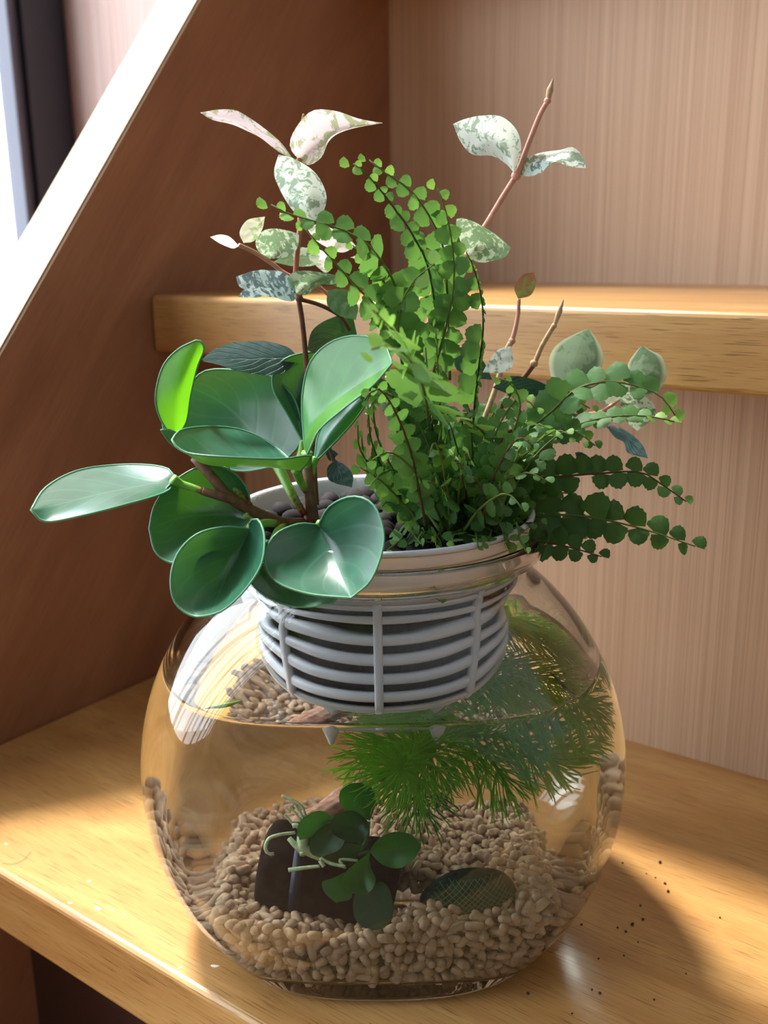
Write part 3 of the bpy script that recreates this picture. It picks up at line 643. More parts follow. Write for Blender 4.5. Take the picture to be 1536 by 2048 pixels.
stem(va, 'stem', [(632, 1010, .296), (622, 850, .304), (612, 720, .308), (604, 640, .306), (597, 598, .303)], [.0010, .0008], m_stb, node=[(598, 596, .303, .0013)])
stem(va, 'stem', [(597, 598, .303), (591, 560, .303), (595, 500, .304), (600, 440, .306), (598, 322, .312)], [.0009, .0007], m_str, node=[(598, 322, .312, .0010)])
stem(va, 'bud', [(600, 322, .312), (600, 280, .316), (605, 250, .316), (607, 228, .315)], [.0006, .0012, .0003], m_stt)
stem(va, 'stem', [(598, 598, .303), (640, 610, .306), (680, 632, .310), (700, 660, .312)], [.0007, .0006], m_stb)
stem(va, 'stem', [(478, 490, .298), (510, 505, .302), (545, 528, .306), (575, 550, .308), (640, 575, .312)], [.0006, .0008], m_stp)
stem(va, 'stem', [(640, 575, .312), (665, 600, .314), (680, 640, .316)], [.0006], m_stp)

vb = empty('variegated_vine', P(870, 1000, .310), label='tall white leaved vine shoot with bare tip rising at the right against the riser', category='vine')
vl(vb, v_white, [(1028, 346), (1042, 310), (1036, 265), (1005, 234), (965, 231), (930, 238), (906, 248)], [(1028, 346), (1015, 300), (975, 270), (906, 248)], [(1028, 346), (1012, 328), (985, 312), (945, 309), (922, 285), (906, 248)], (.318, .300), (.004, .006, -.004), wob=.04)
vl(vb, v_white, [(1040, 350), (1048, 318), (1085, 305), (1120, 300), (1145, 294), (1165, 312), (1172, 336)], [(1040, 350), (1075, 335), (1105, 318), (1140, 315), (1172, 336)], [(1040, 350), (1080, 347), (1108, 324), (1140, 334), (1172, 336)], (.318, .305), (.004, 0, -.004))
vl(vb, v_dark, [(1045, 352), (1060, 328), (1085, 322), (1106, 322)], [(1045, 352), (1075, 338), (1106, 322)], [(1045, 352), (1065, 352), (1090, 340), (1106, 322)], (.314, .308))
vl(vb, v_spot, [(936, 512), (918, 475), (914, 437), (950, 445), (990, 468), (1022, 496)], [(936, 512), (965, 490), (985, 492), (1022, 496)], [(936, 512), (955, 524), (985, 522), (1010, 514), (1022, 496)], (.316, .306), (0, .004, 0))
vl(vb, v_dark, [(900, 480), (885, 472), (862, 478)], [(900, 480), (880, 484), (862, 478)], [(900, 480), (888, 498), (862, 478)], (.322, .320))
stem(vb, 'stem', [(805, 800, .305), (835, 695, .312), (880, 605, .316), (930, 515, .318)], [.0011, .0010], m_str)
stem(vb, 'stem', [(930, 515, .318), (975, 445, .318), (1005, 395, .318), (1032, 352, .318)], [.0010, .0009], m_stp, node=[(1032, 352, .318, .0016), (932, 512, .318, .0013)])
stem(vb, 'stem', [(1034, 350, .318), (1060, 280, .318), (1080, 230, .318), (1095, 203, .318)], [.0009, .0008], m_stp, node=[(1095, 202, .318, .0012)])
stem(vb, 'bud', [(1095, 203, .318), (1100, 180, .318), (1106, 158, .318)], [.0007, .0011, .00015], m_stt)

vc = empty('variegated_vine', P(1000, 960, .310), label='low sage and white leaved vine spreading right in front of the upper tread', category='vine')
vl(vc, v_bronze, [(1036, 598), (1029, 575), (1045, 550), (1068, 545)], [(1036, 598), (1052, 575), (1068, 545)], [(1036, 598), (1062, 590), (1072, 565), (1068, 545)], (.316, .312))
stem(vc, 'stem', [(1038, 598, .316), (1036, 630, .316), (1030, 660, .316), (1024, 682, .316)], [.0006, .0008], m_stp, node=[(1024, 682, .316, .0012)])
stem(vc, 'stem', [(1024, 682, .316), (1012, 705, .316), (990, 780, .314), (960, 860, .312)], [.0010, .0009], m_stt)
vl(vc, v_white, [(1022, 692), (995, 700), (978, 722), (965, 745)], [(1022, 692), (1000, 722), (965, 745)], [(1022, 692), (1026, 730), (1005, 745), (965, 745)], (.314, .308))
stem(vc, 'twig', [(960, 900, .308), (1010, 800, .314), (1050, 752, .316), (1070, 725, .316)], [.0011, .0009], m_stb)
stem(vc, 'twig', [(1070, 725, .316), (1085, 690, .316), (1110, 648, .316)], [.0008, .0008], m_stt, node=[(1068, 727, .316, .0014), (1108, 652, .316, .0010)])
stem(vc, 'bud', [(1110, 648, .316), (1118, 625, .316), (1127, 599, .316)], [.0006, .0010, .00015], m_stt)
vl(vc, v_sage, [(1133, 782), (1106, 762), (1098, 722), (1112, 690), (1145, 670), (1177, 657)], [(1133, 782), (1145, 735), (1160, 695), (1177, 657)], [(1133, 782), (1165, 775), (1198, 745), (1207, 712), (1194, 680), (1177, 657)], (.320, .312), (0, .004, 0), wob=.03)
vl(vc, v_sage, [(1270, 790), (1252, 765), (1256, 730), (1275, 700), (1285, 691)], [(1270, 790), (1285, 750), (1285, 691)], [(1270, 790), (1310, 790), (1332, 755), (1325, 715), (1300, 700), (1285, 691)], (.324, .316), (0, .005, 0), wob=.1)
vl(vc, v_spot, [(1245, 770), (1240, 800), (1250, 840), (1275, 862)], [(1245, 770), (1268, 810), (1275, 862)], [(1245, 770), (1300, 800), (1310, 830), (1275, 862)], (.322, .312))
vl(vc, v_spot, [(1190, 800), (1195, 780), (1225, 765), (1258, 770)], [(1190, 800), (1225, 787), (1258, 770)], [(1190, 800), (1215, 808), (1245, 795), (1258, 770)], (.322, .318))
vl(vc, v_deep, [(1212, 852), (1235, 853), (1262, 868), (1285, 890), (1296, 917)], [(1212, 852), (1245, 868), (1268, 890), (1296, 917)], [(1212, 852), (1230, 875), (1248, 885), (1255, 905), (1296, 917)], (.318, .304))
vl(vc, v_deep, [(985, 775), (1020, 752), (1070, 760), (1122, 785)], [(985, 775), (1050, 775), (1122, 785)], [(985, 775), (1030, 792), (1080, 792), (1122, 785)], (.312, .306))
vl(vc, v_deep, [(1150, 905), (1165, 905), (1190, 925), (1212, 955)], [(1150, 905), (1175, 930), (1212, 955)], [(1150, 905), (1160, 935), (1185, 950), (1212, 955)], (.318, .312))
vl(vc, v_deep, [(895, 700), (930, 695), (965, 720), (985, 760)], [(895, 700), (935, 720), (985, 760)], [(895, 700), (915, 740), (950, 755), (985, 760)], (.326, .322))
stem(vc, 'stem', [(960, 880, .308), (1050, 850, .314), (1133, 800, .320), (1133, 780, .320)], [.0009, .0006], m_stb)
stem(vc, 'stem', [(1133, 830, .318), (1200, 825, .320), (1240, 795, .322), (1265, 775, .323)], [.0008, .0006], m_stp)
vl(vc, v_deep, [(672, 920), (690, 930), (706, 950), (704, 975)], [(672, 920), (680, 945), (704, 975)], [(672, 920), (655, 935), (660, 962), (704, 975)], (.300, .294))
vl(vc, v_deep, [(650, 905), (665, 900), (677, 908)], [(650, 905), (662, 912), (677, 908)], [(650, 905), (660, 922), (677, 908)], (.304, .302))
stem(vc, 'stem', [(672, 935, .302), (660, 900, .304), (645, 860, .306)], [.0007, .0006], m_stb)

# ------------------------------------------------------------------ fern
def fernmat(name, a, b, t, trans=.35):
    m = bpy.data.materials.new(name); nt = nodes(m); geo = N(nt, 'ShaderNodeNewGeometry')
    n = N(nt, 'ShaderNodeTexNoise', {'Vector': geo.outputs['Position'], 'Scale': 90.0, 'Detail': 2}).outputs[0]
    c = ramp(nt, n, [(.35, a), (.65, b)])
    pr = N(nt, 'ShaderNodeBsdfPrincipled', {'Base Color': c, 'Roughness': .5, 'Specular IOR Level': .4}).outputs[0]
    tr = N(nt, 'ShaderNodeBsdfTranslucent', {'Color': C4(t)}).outputs[0]
    N(nt, 'ShaderNodeOutputMaterial', {0: N(nt, 'ShaderNodeMixShader', {0: trans, 1: pr, 2: tr}).outputs[0]}); return m
f_dark = fernmat('deep_fern_green', srgb(50, 88, 40), srgb(68, 108, 48), srgb(90, 140, 40), .3)
f_mid = fernmat('fern_green', srgb(76, 124, 66), srgb(100, 148, 82), srgb(120, 170, 74))
f_lite = fernmat('fresh_fern_green', srgb(120, 168, 78), srgb(146, 190, 96), srgb(150, 200, 84), .38)
m_rach = plain('fern_rachis', srgb(92, 108, 52), .6, .3)
m_rachb = plain('brown_fern_rachis', srgb(84, 62, 38), .6, .3)
def leaflet_shape(seed):
    r = random.Random(seed); out = [(0, 0, 0)]; n = 15
    for i in range(n+1):
        a = math.radians(-78+156*i/n); rad = .52+.48*math.cos(a*.62); rad *= 1+.032*math.cos(i*math.pi)+r.uniform(-.035, .035)
        out.append((rad*math.cos(a), rad*math.sin(a)*.72, .10*math.cos(a*1.2)-.05+r.uniform(-.02, .02)))
    out.append((.55, 0, .10)); c = len(out)-1
    f = [(c, i, i+1) for i in range(1, n+1)]+[(c, 0, 1), (c, n+1, 0)]
    return np.array(out), f
SHP = [leaflet_shape(i) for i in range(5)]
LME = {}
for mi_, mt in enumerate((f_dark, f_mid, f_lite)):
    for k, (v, f) in enumerate(SHP): me = mesh('leaflet', v, f); me.materials.append(mt); LME[mi_, k] = me
fern = empty('button_fern', P(900, 1040, .300), label='bushy green fern with small round scalloped leaflets filling the right of the basket', category='fern')
LEFT = [300]
def frond(pts, L, nl, nrm=(0, -1, .35), tone=1, single=False, sides=(1, 1), twist=0, tipl=1, r0=.0005, dark=False, tb=.0, fan=0.15, dens=.90):
    """pts: rachis seen at pixel x, y at distance Y; L leaflet length in pixels; nl pairs"""
    c = spline([P(*p) for p in pts], 60); T = np.gradient(c, axis=0); T /= np.linalg.norm(T, axis=1)[:, None]
    v, f, uv = tube(c[::3], [r0, r0*.4], 5); ro = put('frond', mesh('frond', v, f, True, uv), m_rachb if dark else m_rach); under(ro, fern)
    mb = MB(); nrm = np.array(nrm, float)
    pxl = sum(math.hypot(pts[i+1][0]-pts[i][0], pts[i+1][1]-pts[i][1]) for i in range(len(pts)-1))*(1-tb); nl = max(4, int(pxl/(L*dens)))
    for i in range(nl):
        t = tb+(1-tb)*(i+.5)/nl; k = min(59, int(t*59)); Tt = T[k]; n = nrm+RNG.normal(size=3)*.16; n -= Tt*(n@Tt); n /= np.linalg.norm(n); sd = np.cross(n, Tt)
        if twist: a = twist*t; sd, n = sd*math.cos(a)+n*math.sin(a), n*math.cos(a)-sd*math.sin(a)
        for s in (-1, 1):
            if not sides[(s+1)//2] or RNG.uniform() < .03: continue
            k = min(59, int((t+(.25 if s > 0 else -.25)/nl)*59))
            size = L*1.1/FPX*np.linalg.norm(c[k]-O)*min(1, .45+2.5*t)*min(1, .40+1.25*(1-t))*RNG.uniform(.85, 1.12)
            X = sd*s+Tt*(fan+RNG.normal()*.08+.5*max(0, t-.85)*4); X /= np.linalg.norm(X)
            Z = n+X*RNG.normal()*.22+Tt*RNG.normal()*.25; Z -= X*(Z@X); Z /= np.linalg.norm(Z); Yv = np.cross(Z, X)
            b = c[k]+Tt*size*.12*s; R = np.stack([X, Yv, Z], 1)*size; q = int(RNG.integers(5))
            tn = min(2, tone+(1 if tipl and t > .86 else 0))
            if single and LEFT[0] > 0:
                LEFT[0] -= 1; o = put('leaflet', LME[tn, q]); Mx = Matrix([list(R[r_])+[b[r_]] for r_ in range(3)]+[[0, 0, 0, 1]]); o.parent = ro
                o.matrix_parent_inverse = ro.matrix_world.inverted(); o.matrix_world = Matrix.Translation((0, 0, 0)) @ Mx
                o.matrix_parent_inverse = Matrix.Translation(Vector((0, 0, 0))); o.matrix_basis = Mx
            else: mb.add(SHP[q][0]@R.T+b, SHP[q][1], mi=tn)
    # tip leaflet
    if mb.n:
        o = put('leaflets', mb.build('leaflets'), [f_dark, f_mid, f_lite], ro, kind='stuff')
    return ro
BX, BY = 905, 1050
F = frond
F([(890, 780, .300), (862, 560, .292), (830, 478, .287), (780, 405, .284), (735, 350, .282), (690, 316, .282)], 34, 22, single=True, sides=(0, 1), tb=.3)
F([(890, 780, .300), (862, 560, .292), (830, 478, .287), (780, 405, .284), (735, 350, .282), (690, 316, .282)], 24, 22, (-.6, -.8, .3), sides=(1, 0), tb=.3)
F([(900, 760, .300), (890, 520, .294), (865, 445, .290), (825, 385, .287), (770, 345, .285), (723, 308, .284)], 34, 20, single=True, tb=.3)
F([(850, 800, .300), (893, 650, .292), (908, 560, .289), (903, 480, .287), (888, 410, .286), (868, 362, .285)], 36, 22, single=True, tb=.12)
F([(940, 900, .302), (955, 760, .296), (966, 660, .292), (962, 590, .291), (945, 530, .291), (925, 490, .291)], 36, 17, single=True, sides=(0, 1), tb=.2)
F([(940, 900, .302), (955, 760, .296), (966, 660, .292), (962, 590, .291), (945, 530, .291), (925, 490, .291)], 14, 17, (-.8, -.5, .2), sides=(1, 0), tb=.2)
F([(820, 760, .298), (800, 600, .285), (750, 505, .276), (690, 462, .273), (620, 440, .271), (570, 425, .270), (524, 398, .269)], 40, 17, (0, -.8, .6), single=True, tb=.2)
F([(830, 780, .298), (770, 640, .284), (710, 570, .276), (655, 510, .272), (600, 445, .270)], 38, 16, (.5, -.8, .3), tb=.2)
F([(790, 660, .292), (775, 580, .284), (745, 535, .281), (700, 485, .279)], 26, 11, tone=2, single=True, tb=.2)
F([(820, 800, .296), (800, 700, .284), (800, 620, .278), (830, 560, .275), (880, 520, .274)], 46, 9, tone=1, single=True, tb=.3)
F([(1020, 880, .300), (1090, 835, .296), (1150, 780, .293), (1210, 764, .291), (1265, 770, .289), (1320, 792, .287), (1358, 842, .286)], 40, 17, (.15, -.8, .5), single=True)
F([(1010, 930, .300), (1090, 880, .297), (1160, 848, .294), (1220, 834, .292), (1290, 832, .290), (1362, 846, .289)], 34, 16, (.1, -.5, .9), single=True)
F([(950, 985, .300), (1040, 962, .294), (1130, 952, .290), (1210, 946, .287), (1280, 944, .285), (1325, 970, .284), (1385, 1012, .283)], 36, 15, single=True, tone=0, dark=True)
F([(980, 1040, .298), (1080, 1030, .292), (1160, 1032, .288), (1240, 1046, .285), (1300, 1062, .283), (1360, 1082, .281), (1405, 1098, .280)], 44, 13, single=True, tone=0, tipl=0)
F([(960, 1075, .292), (1040, 1078, .287), (1110, 1088, .284), (1160, 1100, .282), (1212, 1116, .281)], 34, 10, single=True, tone=0, dark=True, tipl=0)
F([(900, 900, .290), (940, 950, .276), (970, 1000, .270), (1000, 1050, .266), (1020, 1108, .264)], 34, 14, (.3, -.9, .2), single=True, tone=1)
F([(830, 1080, .280), (852, 1080, .266), (850, 1110, .262), (858, 1150, .259), (868, 1180, .258), (882, 1206, .257)], 24, 9, (.4, -.8, 0), single=True, tone=1, tb=.15)
F([(860, 1070, .284), (800, 1000, .276), (760, 960, .272), (712, 930, .270)], 32, 11, single=True, tone=2, tb=.1)
F([(960, 990, .290), (1010, 900, .272), (1040, 820, .262), (1025, 770, .258), (985, 752, .256)], 30, 18, (-.7, -.5, .5), tone=1, tb=.2)
F([(1000, 900, .292), (950, 850, .270), (900, 825, .262), (852, 806, .258)], 36, 11, (0, -.6, .8), single=True, tone=2, tb=.15)
# frond arching towards the viewer, its brown tip out of focus
F([(860, 880, .290), (850, 790, .250), (820, 720, .222), (775, 692, .208), (722, 706, .200)], 66, 15, (.1, -.75, .7), tone=1, tb=.25, r0=.0006, dens=.24)
F([(850, 800, .262), (810, 690, .232), (775, 650, .214), (735, 610, .206)], 46, 10, (.1, -.8, .5), tone=2, tb=.35, dens=.26)
# upright ones at the left seen from the side
for x0, x1, y1 in ((800, 745, 770), (780, 735, 800), (790, 715, 840), (830, 790, 730), (770, 722, 860), (850, 850, 680), (880, 870, 640)):
    F([(x0+60, 1060, .290), (x0+10, 980, .282), (x1+10, (y1+980)/2, .276), (x1, y1, .275)], 30, 18, (1, -.25+RNG.uniform(-.4, .4), .1), tone=int(RNG.integers(1, 3)), tb=.1)
# the bushy middle
for i in range(64):
    an = RNG.uniform(-1.15, 1.5); ln = RNG.uniform(110, 260); sx, sy = BX+RNG.uniform(-70, 90), BY+RNG.uniform(-30, 20); y0 = .292+RNG.uniform(-.02, .03)
    ex = sx+math.sin(an)*ln*.95; ey = sy-math.cos(an)*ln*.82
    if an > .9: ey += 25
    if ex < 740: ex = 740+RNG.uniform(0, 40)
    if ex > 1230: ex = 1230-RNG.uniform(0, 60)
    y1 = y0+RNG.uniform(-.035, .028)
    F([(sx, sy, y0), (sx+(ex-sx)*.35, sy+(ey-sy)*.5, (y0+y1)/2), (sx+(ex-sx)*.72, sy+(ey-sy)*.85, y1), (ex, ey+RNG.uniform(0, 25), y1)],
      RNG.uniform(24, 36), int(ln/16), (RNG.normal()*.5, -.8, RNG.uniform(0, .9)), tone=int(RNG.choice([0, 0, 1, 1])) if an > .3 else 1, dark=RNG.uniform() < .3, tb=.05, tipl=RNG.uniform() < .3)
for i in range(56):              # the thick of it
    ex, ey = RNG.uniform(720, 1190), RNG.uniform(745, 1010)
    if ex > 1000 and ey < 790: ey += 60
    sx, sy = BX+(ex-BX)*.25+RNG.uniform(-40, 40), 1060; y0 = .285+RNG.uniform(-.02, .03); y1 = y0+RNG.uniform(-.03, .03)
    F([(sx, sy, y0), (sx+(ex-sx)*.3, sy+(ey-sy)*.6, (y0+y1)/2), (sx+(ex-sx)*.75, sy+(ey-sy)*.98, y1), (ex+(ex-sx)*.1, ey+RNG.uniform(10, 40), y1-.004)],
      RNG.uniform(24, 34), 9, (RNG.normal()*.6, -.8, RNG.uniform(-.2, .9)), tone=int(RNG.choice([0, 1, 1, 1])) if ex < 1000 else int(RNG.choice([0, 0, 1])), dark=RNG.uniform() < .3, tb=.15, tipl=RNG.uniform() < .4)
for i in range(9):               # short ones spilling over the rim
    sx = 790+i*32; F([(sx, 1060, .272), (sx+RNG.uniform(-15, 15), 1075, .262), (sx+RNG.uniform(-25, 25), 1095+RNG.uniform(-8, 14), .256)], 22, 6, (RNG.normal()*.3, -.9, .4), tone=int(RNG.integers(0, 2)))
print('single leaflets left', LEFT[0])

# ------------------------------------------------------------------ water plants
m_anu = leafmat('anubias_leaf', srgb(28, 112, 44), srgb(40, 132, 52), None, .35, .25, .25, srgb(90, 150, 80), .5, 9, tcol=srgb(90, 190, 30), bump=.1)
m_anud = leafmat('deep_anubias_leaf', srgb(14, 84, 48), srgb(24, 100, 56), None, .35, .2, .25, srgb(60, 110, 70), .5, 9, tcol=srgb(50, 120, 30), bump=.1)
m_root = plain('pale_green_root', srgb(196, 216, 170), .6, .3, 500, .2)
an_ = empty('small_water_plant', PW(610, 1690, .262), label='small broad leaved dark green water plant tied on the driftwood', category='water plant')
def al(m, E1, Mm, E2, Y, d=(0, 0, 0)): leaf(an_, 'leaf', m, E1, Mm, E2, Y, d, fn=PW, nt_=16, ns=9)
al(m_anu, [(668, 1634), (640, 1620), (610, 1632), (594, 1655), (599, 1679)], [(668, 1634), (630, 1648), (599, 1679)], [(668, 1634), (650, 1650), (625, 1672), (599, 1679)], (.262, .258))
al(m_anud, [(672, 1640), (640, 1655), (620, 1680), (622, 1705), (640, 1714)], [(672, 1640), (655, 1675), (640, 1714)], [(672, 1640), (690, 1662), (682, 1695), (640, 1714)], (.260, .256), (0, .002, 0))
al(m_anud, [(735, 1640), (710, 1621), (680, 1624), (661, 1645), (668, 1668), (694, 1682)], [(735, 1640), (705, 1655), (694, 1682)], [(735, 1640), (736, 1665), (718, 1682), (694, 1682)], (.260, .254), (0, .003, 0))
al(m_anu, [(740, 1640), (700, 1628), (680, 1605), (681, 1580), (700, 1566)], [(740, 1640), (718, 1610), (705, 1590), (700, 1566)], [(740, 1640), (750, 1610), (748, 1580), (725, 1565), (700, 1566)], (.266, .262), (0, .003, 0))
al(m_anu, [(738, 1702), (755, 1678), (785, 1663), (820, 1667), (842, 1688)], [(738, 1702), (790, 1697), (842, 1688)], [(738, 1702), (765, 1728), (800, 1735), (830, 1715), (842, 1688)], (.262, .258), (0, .002, 0))
al(m_anu, [(740, 1704), (715, 1722), (690, 1745), (683, 1765), (703, 1786)], [(740, 1704), (728, 1745), (703, 1786)], [(740, 1704), (742, 1735), (752, 1760), (735, 1786), (703, 1786)], (.256, .2505), (0, .003, 0))
al(m_anu, [(692, 1742), (665, 1755), (644, 1763), (650, 1785), (672, 1804)], [(692, 1742), (680, 1780), (672, 1804)], [(692, 1742), (700, 1770), (703, 1795), (672, 1804)], (.258, .252))
al(m_anud, [(745, 1764), (716, 1772), (706, 1805), (712, 1840), (742, 1862)], [(745, 1764), (745, 1815), (742, 1862)], [(745, 1764), (770, 1765), (785, 1800), (780, 1845), (742, 1862)], (.258, .251))
al(m_anud, [(725, 1690), (690, 1685), (655, 1700), (645, 1712)], [(725, 1690), (690, 1705), (645, 1712)], [(725, 1690), (705, 1722), (665, 1722), (645, 1712)], (.262, .260))
al(m_anud, [(720, 1700), (738, 1670), (735, 1640)], [(720, 1700), (728, 1672), (735, 1640)], [(720, 1700), (712, 1668), (735, 1640)], (.264, .262))
for pts, r in (([(590, 1664, .262), (560, 1668, .260), (538, 1676, .259), (531, 1694, .258), (537, 1706, .258), (548, 1706, .258)], [.0005, .0006]),
               ([(612, 1632, .266), (604, 1612, .266), (588, 1600, .266), (563, 1591, .266)], [.0004, .0005]),
               ([(608, 1640, .266), (600, 1622, .266), (590, 1610, .266)], [.0004]), ([(602, 1642, .266), (592, 1625, .266), (578, 1613, .266)], [.0004]),
               ([(590, 1652, .264), (580, 1640, .264), (570, 1627, .264)], [.0004]), ([(640, 1731, .256), (610, 1734, .256), (577, 1739, .256)], [.0005, .0007]),
               ([(640, 1715, .258), (660, 1725, .257), (690, 1732, .256)], [.0006, .0006]), ([(690, 1735, .256), (680, 1718, .258), (716, 1720, .258)], [.0005]),
               ([(606, 1662, .262), (594, 1650, .262), (585, 1650, .262)], [.0008]), ([(640, 1720, .257), (648, 1732, .256)], [.0007]),
               ([(578, 1675, .262), (590, 1688, .261), (604, 1700, .261), (607, 1708, .260)], [.0008, .0013])):
    stem(an_, 'root', pts, r, m_root, fn=PW, sides=6, n=14)
for pts in ([(610, 1690, .262), (625, 1655, .262), (668, 1634, .262)], [(612, 1700, .262), (650, 1712, .263), (690, 1712, .263), (738, 1702, .262)], [(690, 1712, .262), (728, 1690, .263), (737, 1642, .264)], [(660, 1715, .262), (675, 1680, .262), (672, 1640, .260)]):
    stem(an_, 'leaf_stalk', pts, [.0009, .0007], m_anu, fn=PW, sides=6)
stem(an_, 'rhizome', [(606, 1672, .262), (608, 1695, .261), (640, 1712, .262)], [.0018, .0014], m_root, fn=PW)

m_nd = fernmat('needle_green', srgb(140, 204, 60), srgb(176, 228, 80), srgb(200, 250, 90), .5)
m_nd2 = fernmat('dark_needle_green', srgb(70, 150, 44), srgb(94, 176, 54), srgb(150, 225, 60), .5)
hw_ = empty('hornwort', (X0+.02, YM+.01, .094), label='feathery bright green needle leaved water plant floating under the basket', category='water plant')
def clampin(p):
    p = np.array(p, float); p[2] = min(p[2], ZW-.0012); c = np.array([X0, YM, .06])
    for _ in range(12):
        if inside(p[0], p[1], p[2], TG+.0012): break
        p = c+(p-c)*.965
    return p
def sprig(pts, mat, ln, per=10, step=.0030, fwd=.55):
    c = spline([np.array(q, float) for q in pts], 200); seg = np.linalg.norm(np.diff(c, axis=0), axis=1).sum(); T = np.gradient(c, axis=0); T /= np.linalg.norm(T, axis=1)[:, None]
    v, f, uv = tube(c[::6], [.0005, .0007], 5); so = put('stem', mesh('stem', v, f), mat); under(so, hw_)
    nn_ = max(3, int(seg/step)); mb = MB()
    for i in range(nn_):
        t = (i+.5)/nn_; k = int(t*199); Tt = T[k]; u = np.cross(Tt, [0.1, .2, 1]); u /= np.linalg.norm(u); w_ = np.cross(Tt, u); tipf = max(0, (t-.75)/.25)
        for j in range(per):
            a = 2*math.pi*(j+RNG.uniform(-.2, .2))/per+i*.6; d = math.cos(a)*u+math.sin(a)*w_; L = ln*RNG.uniform(.8, 1.15)*(1-.45*tipf)
            dd = d+Tt*(fwd+tipf*1.2); dd /= np.linalg.norm(dd); bend = Tt*.55+np.array([0, 0, RNG.uniform(-.3, .3)])
            p = [clampin(c[k]+dd*L*s+bend*L*.35*s*s) for s in (0, .3, .6, .85)]
            for e in (-1, 1):
                side = np.cross(dd, Tt); side /= np.linalg.norm(side)+1e-9
                tip = clampin(c[k]+dd*L+bend*L*.4+side*e*L*.10)
                q = p[:3] if e < 0 else p[2:3]; fv, ff, fu = tube(np.array(list(q)+[clampin((p[3]+tip)/2), tip]), [.00028, .00025, .00008], 3, cap=False); mb.add(fv, ff)
    o = put('needles', mb.build('needles'), mat, so, kind='stuff')
c0 = PW(800, 1540, .258)
sprig([PW(870, 1475, .300), PW(835, 1500, .278), PW(808, 1532, .264), c0], m_nd, .0190, 13, .0022, .3)
sprig([PW(860, 1480, .305), PW(830, 1560, .295), PW(838, 1620, .285)], m_nd2, .016, 10, .0035, .5)
sprig([PW(880, 1470, .312), PW(960, 1500, .305), PW(1010, 1560, .296)], m_nd, .018, 10, .0032, .6)
sprig([PW(900, 1470, .300), PW(1010, 1480, .292), PW(1090, 1530, .285)], m_nd, .016, 10, .003, .7)
sprig([PW(760, 1480, .300), PW(730, 1520, .290)], m_nd, .012, 9, .003, .6)
sprig([(X0+.012, YM+.026, .090), (X0+.030, YM+.020, .089), (X0+.050, YM+.008, .088), (X0+.062, YM, .086)], m_nd, .0155, 13, .0022, .5)
sprig([(X0+.030, YM+.026, .092), (X0+.050, YM+.022, .090), (X0+.064, YM+.014, .086)], m_nd, .015, 13, .0022, .5)
sprig([(X0+.034, YM-.010, .085), (X0+.046, YM-.014, .082), (X0+.058, YM-.018, .079)], m_nd, .0145, 13, .0024, .6)
sprig([PW(820, 1480, .318), PW(760, 1500, .316), PW(700, 1540, .312)], m_nd, .012, 8, .004, .6)

# ------------------------------------------------------------------ bits and pieces
m_sliver = plain('green_sliver', srgb(150, 200, 80), .5, .4); m_bs = plain('brown_sliver', srgb(70, 66, 34), .6, .4)
def floatp(px, py): d = ray(px, py); return O+d*((ZW+.0002-H)/d[2])
for (a, b, m, nm, lb) in (((420, 1418), (488, 1402), m_sliver, 'plant_sliver', 'pale green sliver of leaf floating at the left on the water'), ((1092, 1358), (1138, 1392), m_bs, 'plant_sliver', 'dark curved sliver floating at the right on the water')):
    A, B = floatp(*a), floatp(*b); mid_ = (A+B)/2+np.array([0, -.0008, 0]); put(nm, tubemesh(nm, [A, mid_, B], [.0002, .0006, .0002], 6, n=10), m, None, label=lb, category='plant bit')
m_cr = plain('soil_crumb', srgb(84, 60, 42), .9, .1, 900, .4)
cr = [pebble(60+i, .1, 1, .35) for i in range(3)]
for me in cr: me.materials.append(m_cr)
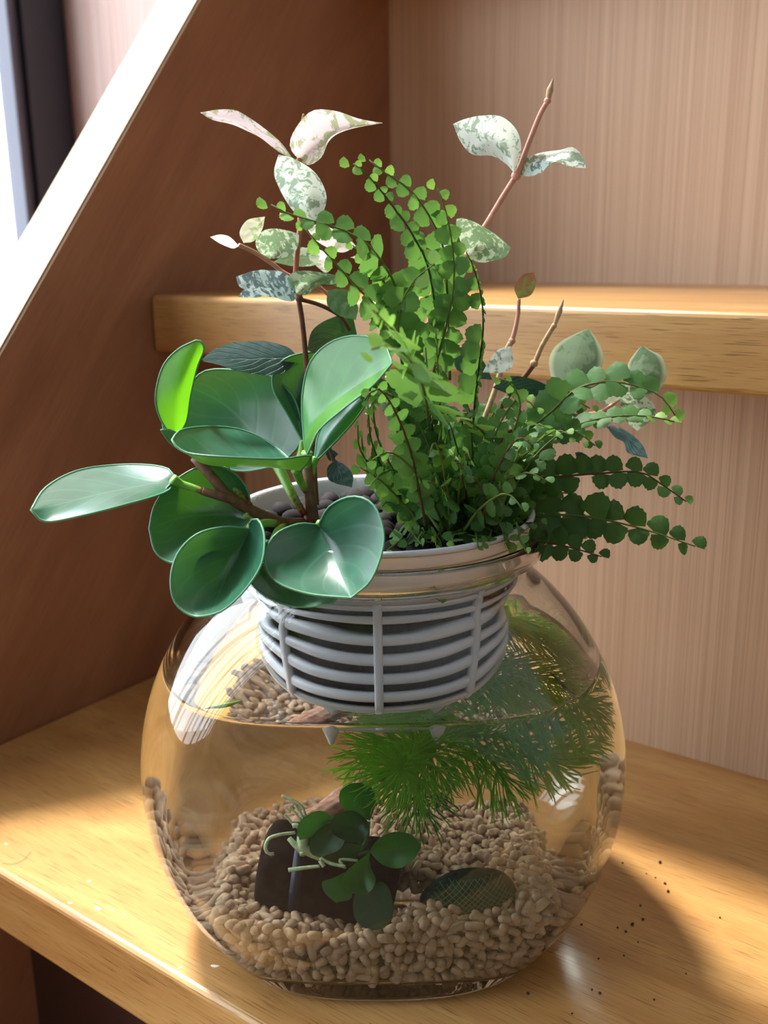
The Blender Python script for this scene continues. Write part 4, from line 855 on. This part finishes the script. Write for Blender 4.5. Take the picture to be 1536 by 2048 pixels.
for i, (x, y, s) in enumerate(((1245, 1727, 5), (1320, 1726, 8), (1293, 1748, 4), (1311, 1756, 4), (1330, 1768, 7), (1336, 1784, 8), (1281, 1812, 5), (1286, 1840, 7), (1265, 1850, 9), (1235, 1856, 5), (1252, 1864, 6), (1163, 1850, 6), (1276, 1885, 4), (1248, 1912, 5), (1197, 1918, 5), (1184, 1980, 5), (1200, 1987, 7), (1056, 1988, 8), (1308, 2000, 5), (1440, 1836, 5), (1144, 2028, 5), (1372, 1948, 4))):
    d = ray(x, y); p = O+d*(-H/d[2]); r = s*.38/FPX*np.linalg.norm(p-O)
    o = put('soil_crumb', cr[i % 3], None, None, label='tiny dark soil crumb on the tread right of the bowl', category='crumb', group='soil crumbs scattered on the tread'); o.matrix_world = Matrix.Translation((p[0], p[1], r*.5)) @ rotm().to_4x4() @ Matrix.Scale(r, 4)
hp = []
for x, y in ((5, 1726), (25, 1728), (45, 1721), (58, 1708), (62, 1703)): d = ray(x, y); p = O+d*(-(H-.0002)/d[2]); hp.append(p)
put('hair', tubemesh('hair', hp, .00007, 4, n=16), plain('dark_hair', srgb(70, 46, 30), .5, .4), None, label='single thin curved hair lying on the tread at the left', category='hair')

m_chip = plain('bare_wood_chip', srgb(250, 236, 208), .6, .3)
for x, y, L_, r_ in ((140, 1806, 10, .3), (178, 1762, 9, .5), (196, 1816, 18, .1), (222, 1821, 9, .9), (250, 1829, 6, .2), (430, 1932, 18, .5), (12, 1688, 8, .2), (360, 1936, 10, 1.0)):
    d = ray(x, y); p = O+d*(-H/d[2]); q = L_*.5/FPX*np.linalg.norm(p-O); k = 9
    ring_ = [(q*math.cos(2*math.pi*j/k)*(1+.25*math.sin(j*2.3)), q*.38*math.sin(2*math.pi*j/k)*(1+.3*math.cos(j*1.7))) for j in range(k)]
    v = [(a_, b_, 0) for a_, b_ in ring_]+[(a_*.8, b_*.8, .00012) for a_, b_ in ring_]
    f = [(j, (j+1) % k, k+(j+1) % k, k+j) for j in range(k)]+[tuple(k+j for j in range(k))]
    o = put('paint_chip', mesh('paint_chip', v, f, False), m_chip, None, label='tiny pale worn fleck near the front edge of the tread left of the bowl', category='worn fleck', group='pale flecks along the tread edge')
    o.location = (p[0], p[1], .00002); o.rotation_euler = (0, 0, -YAW+r_)
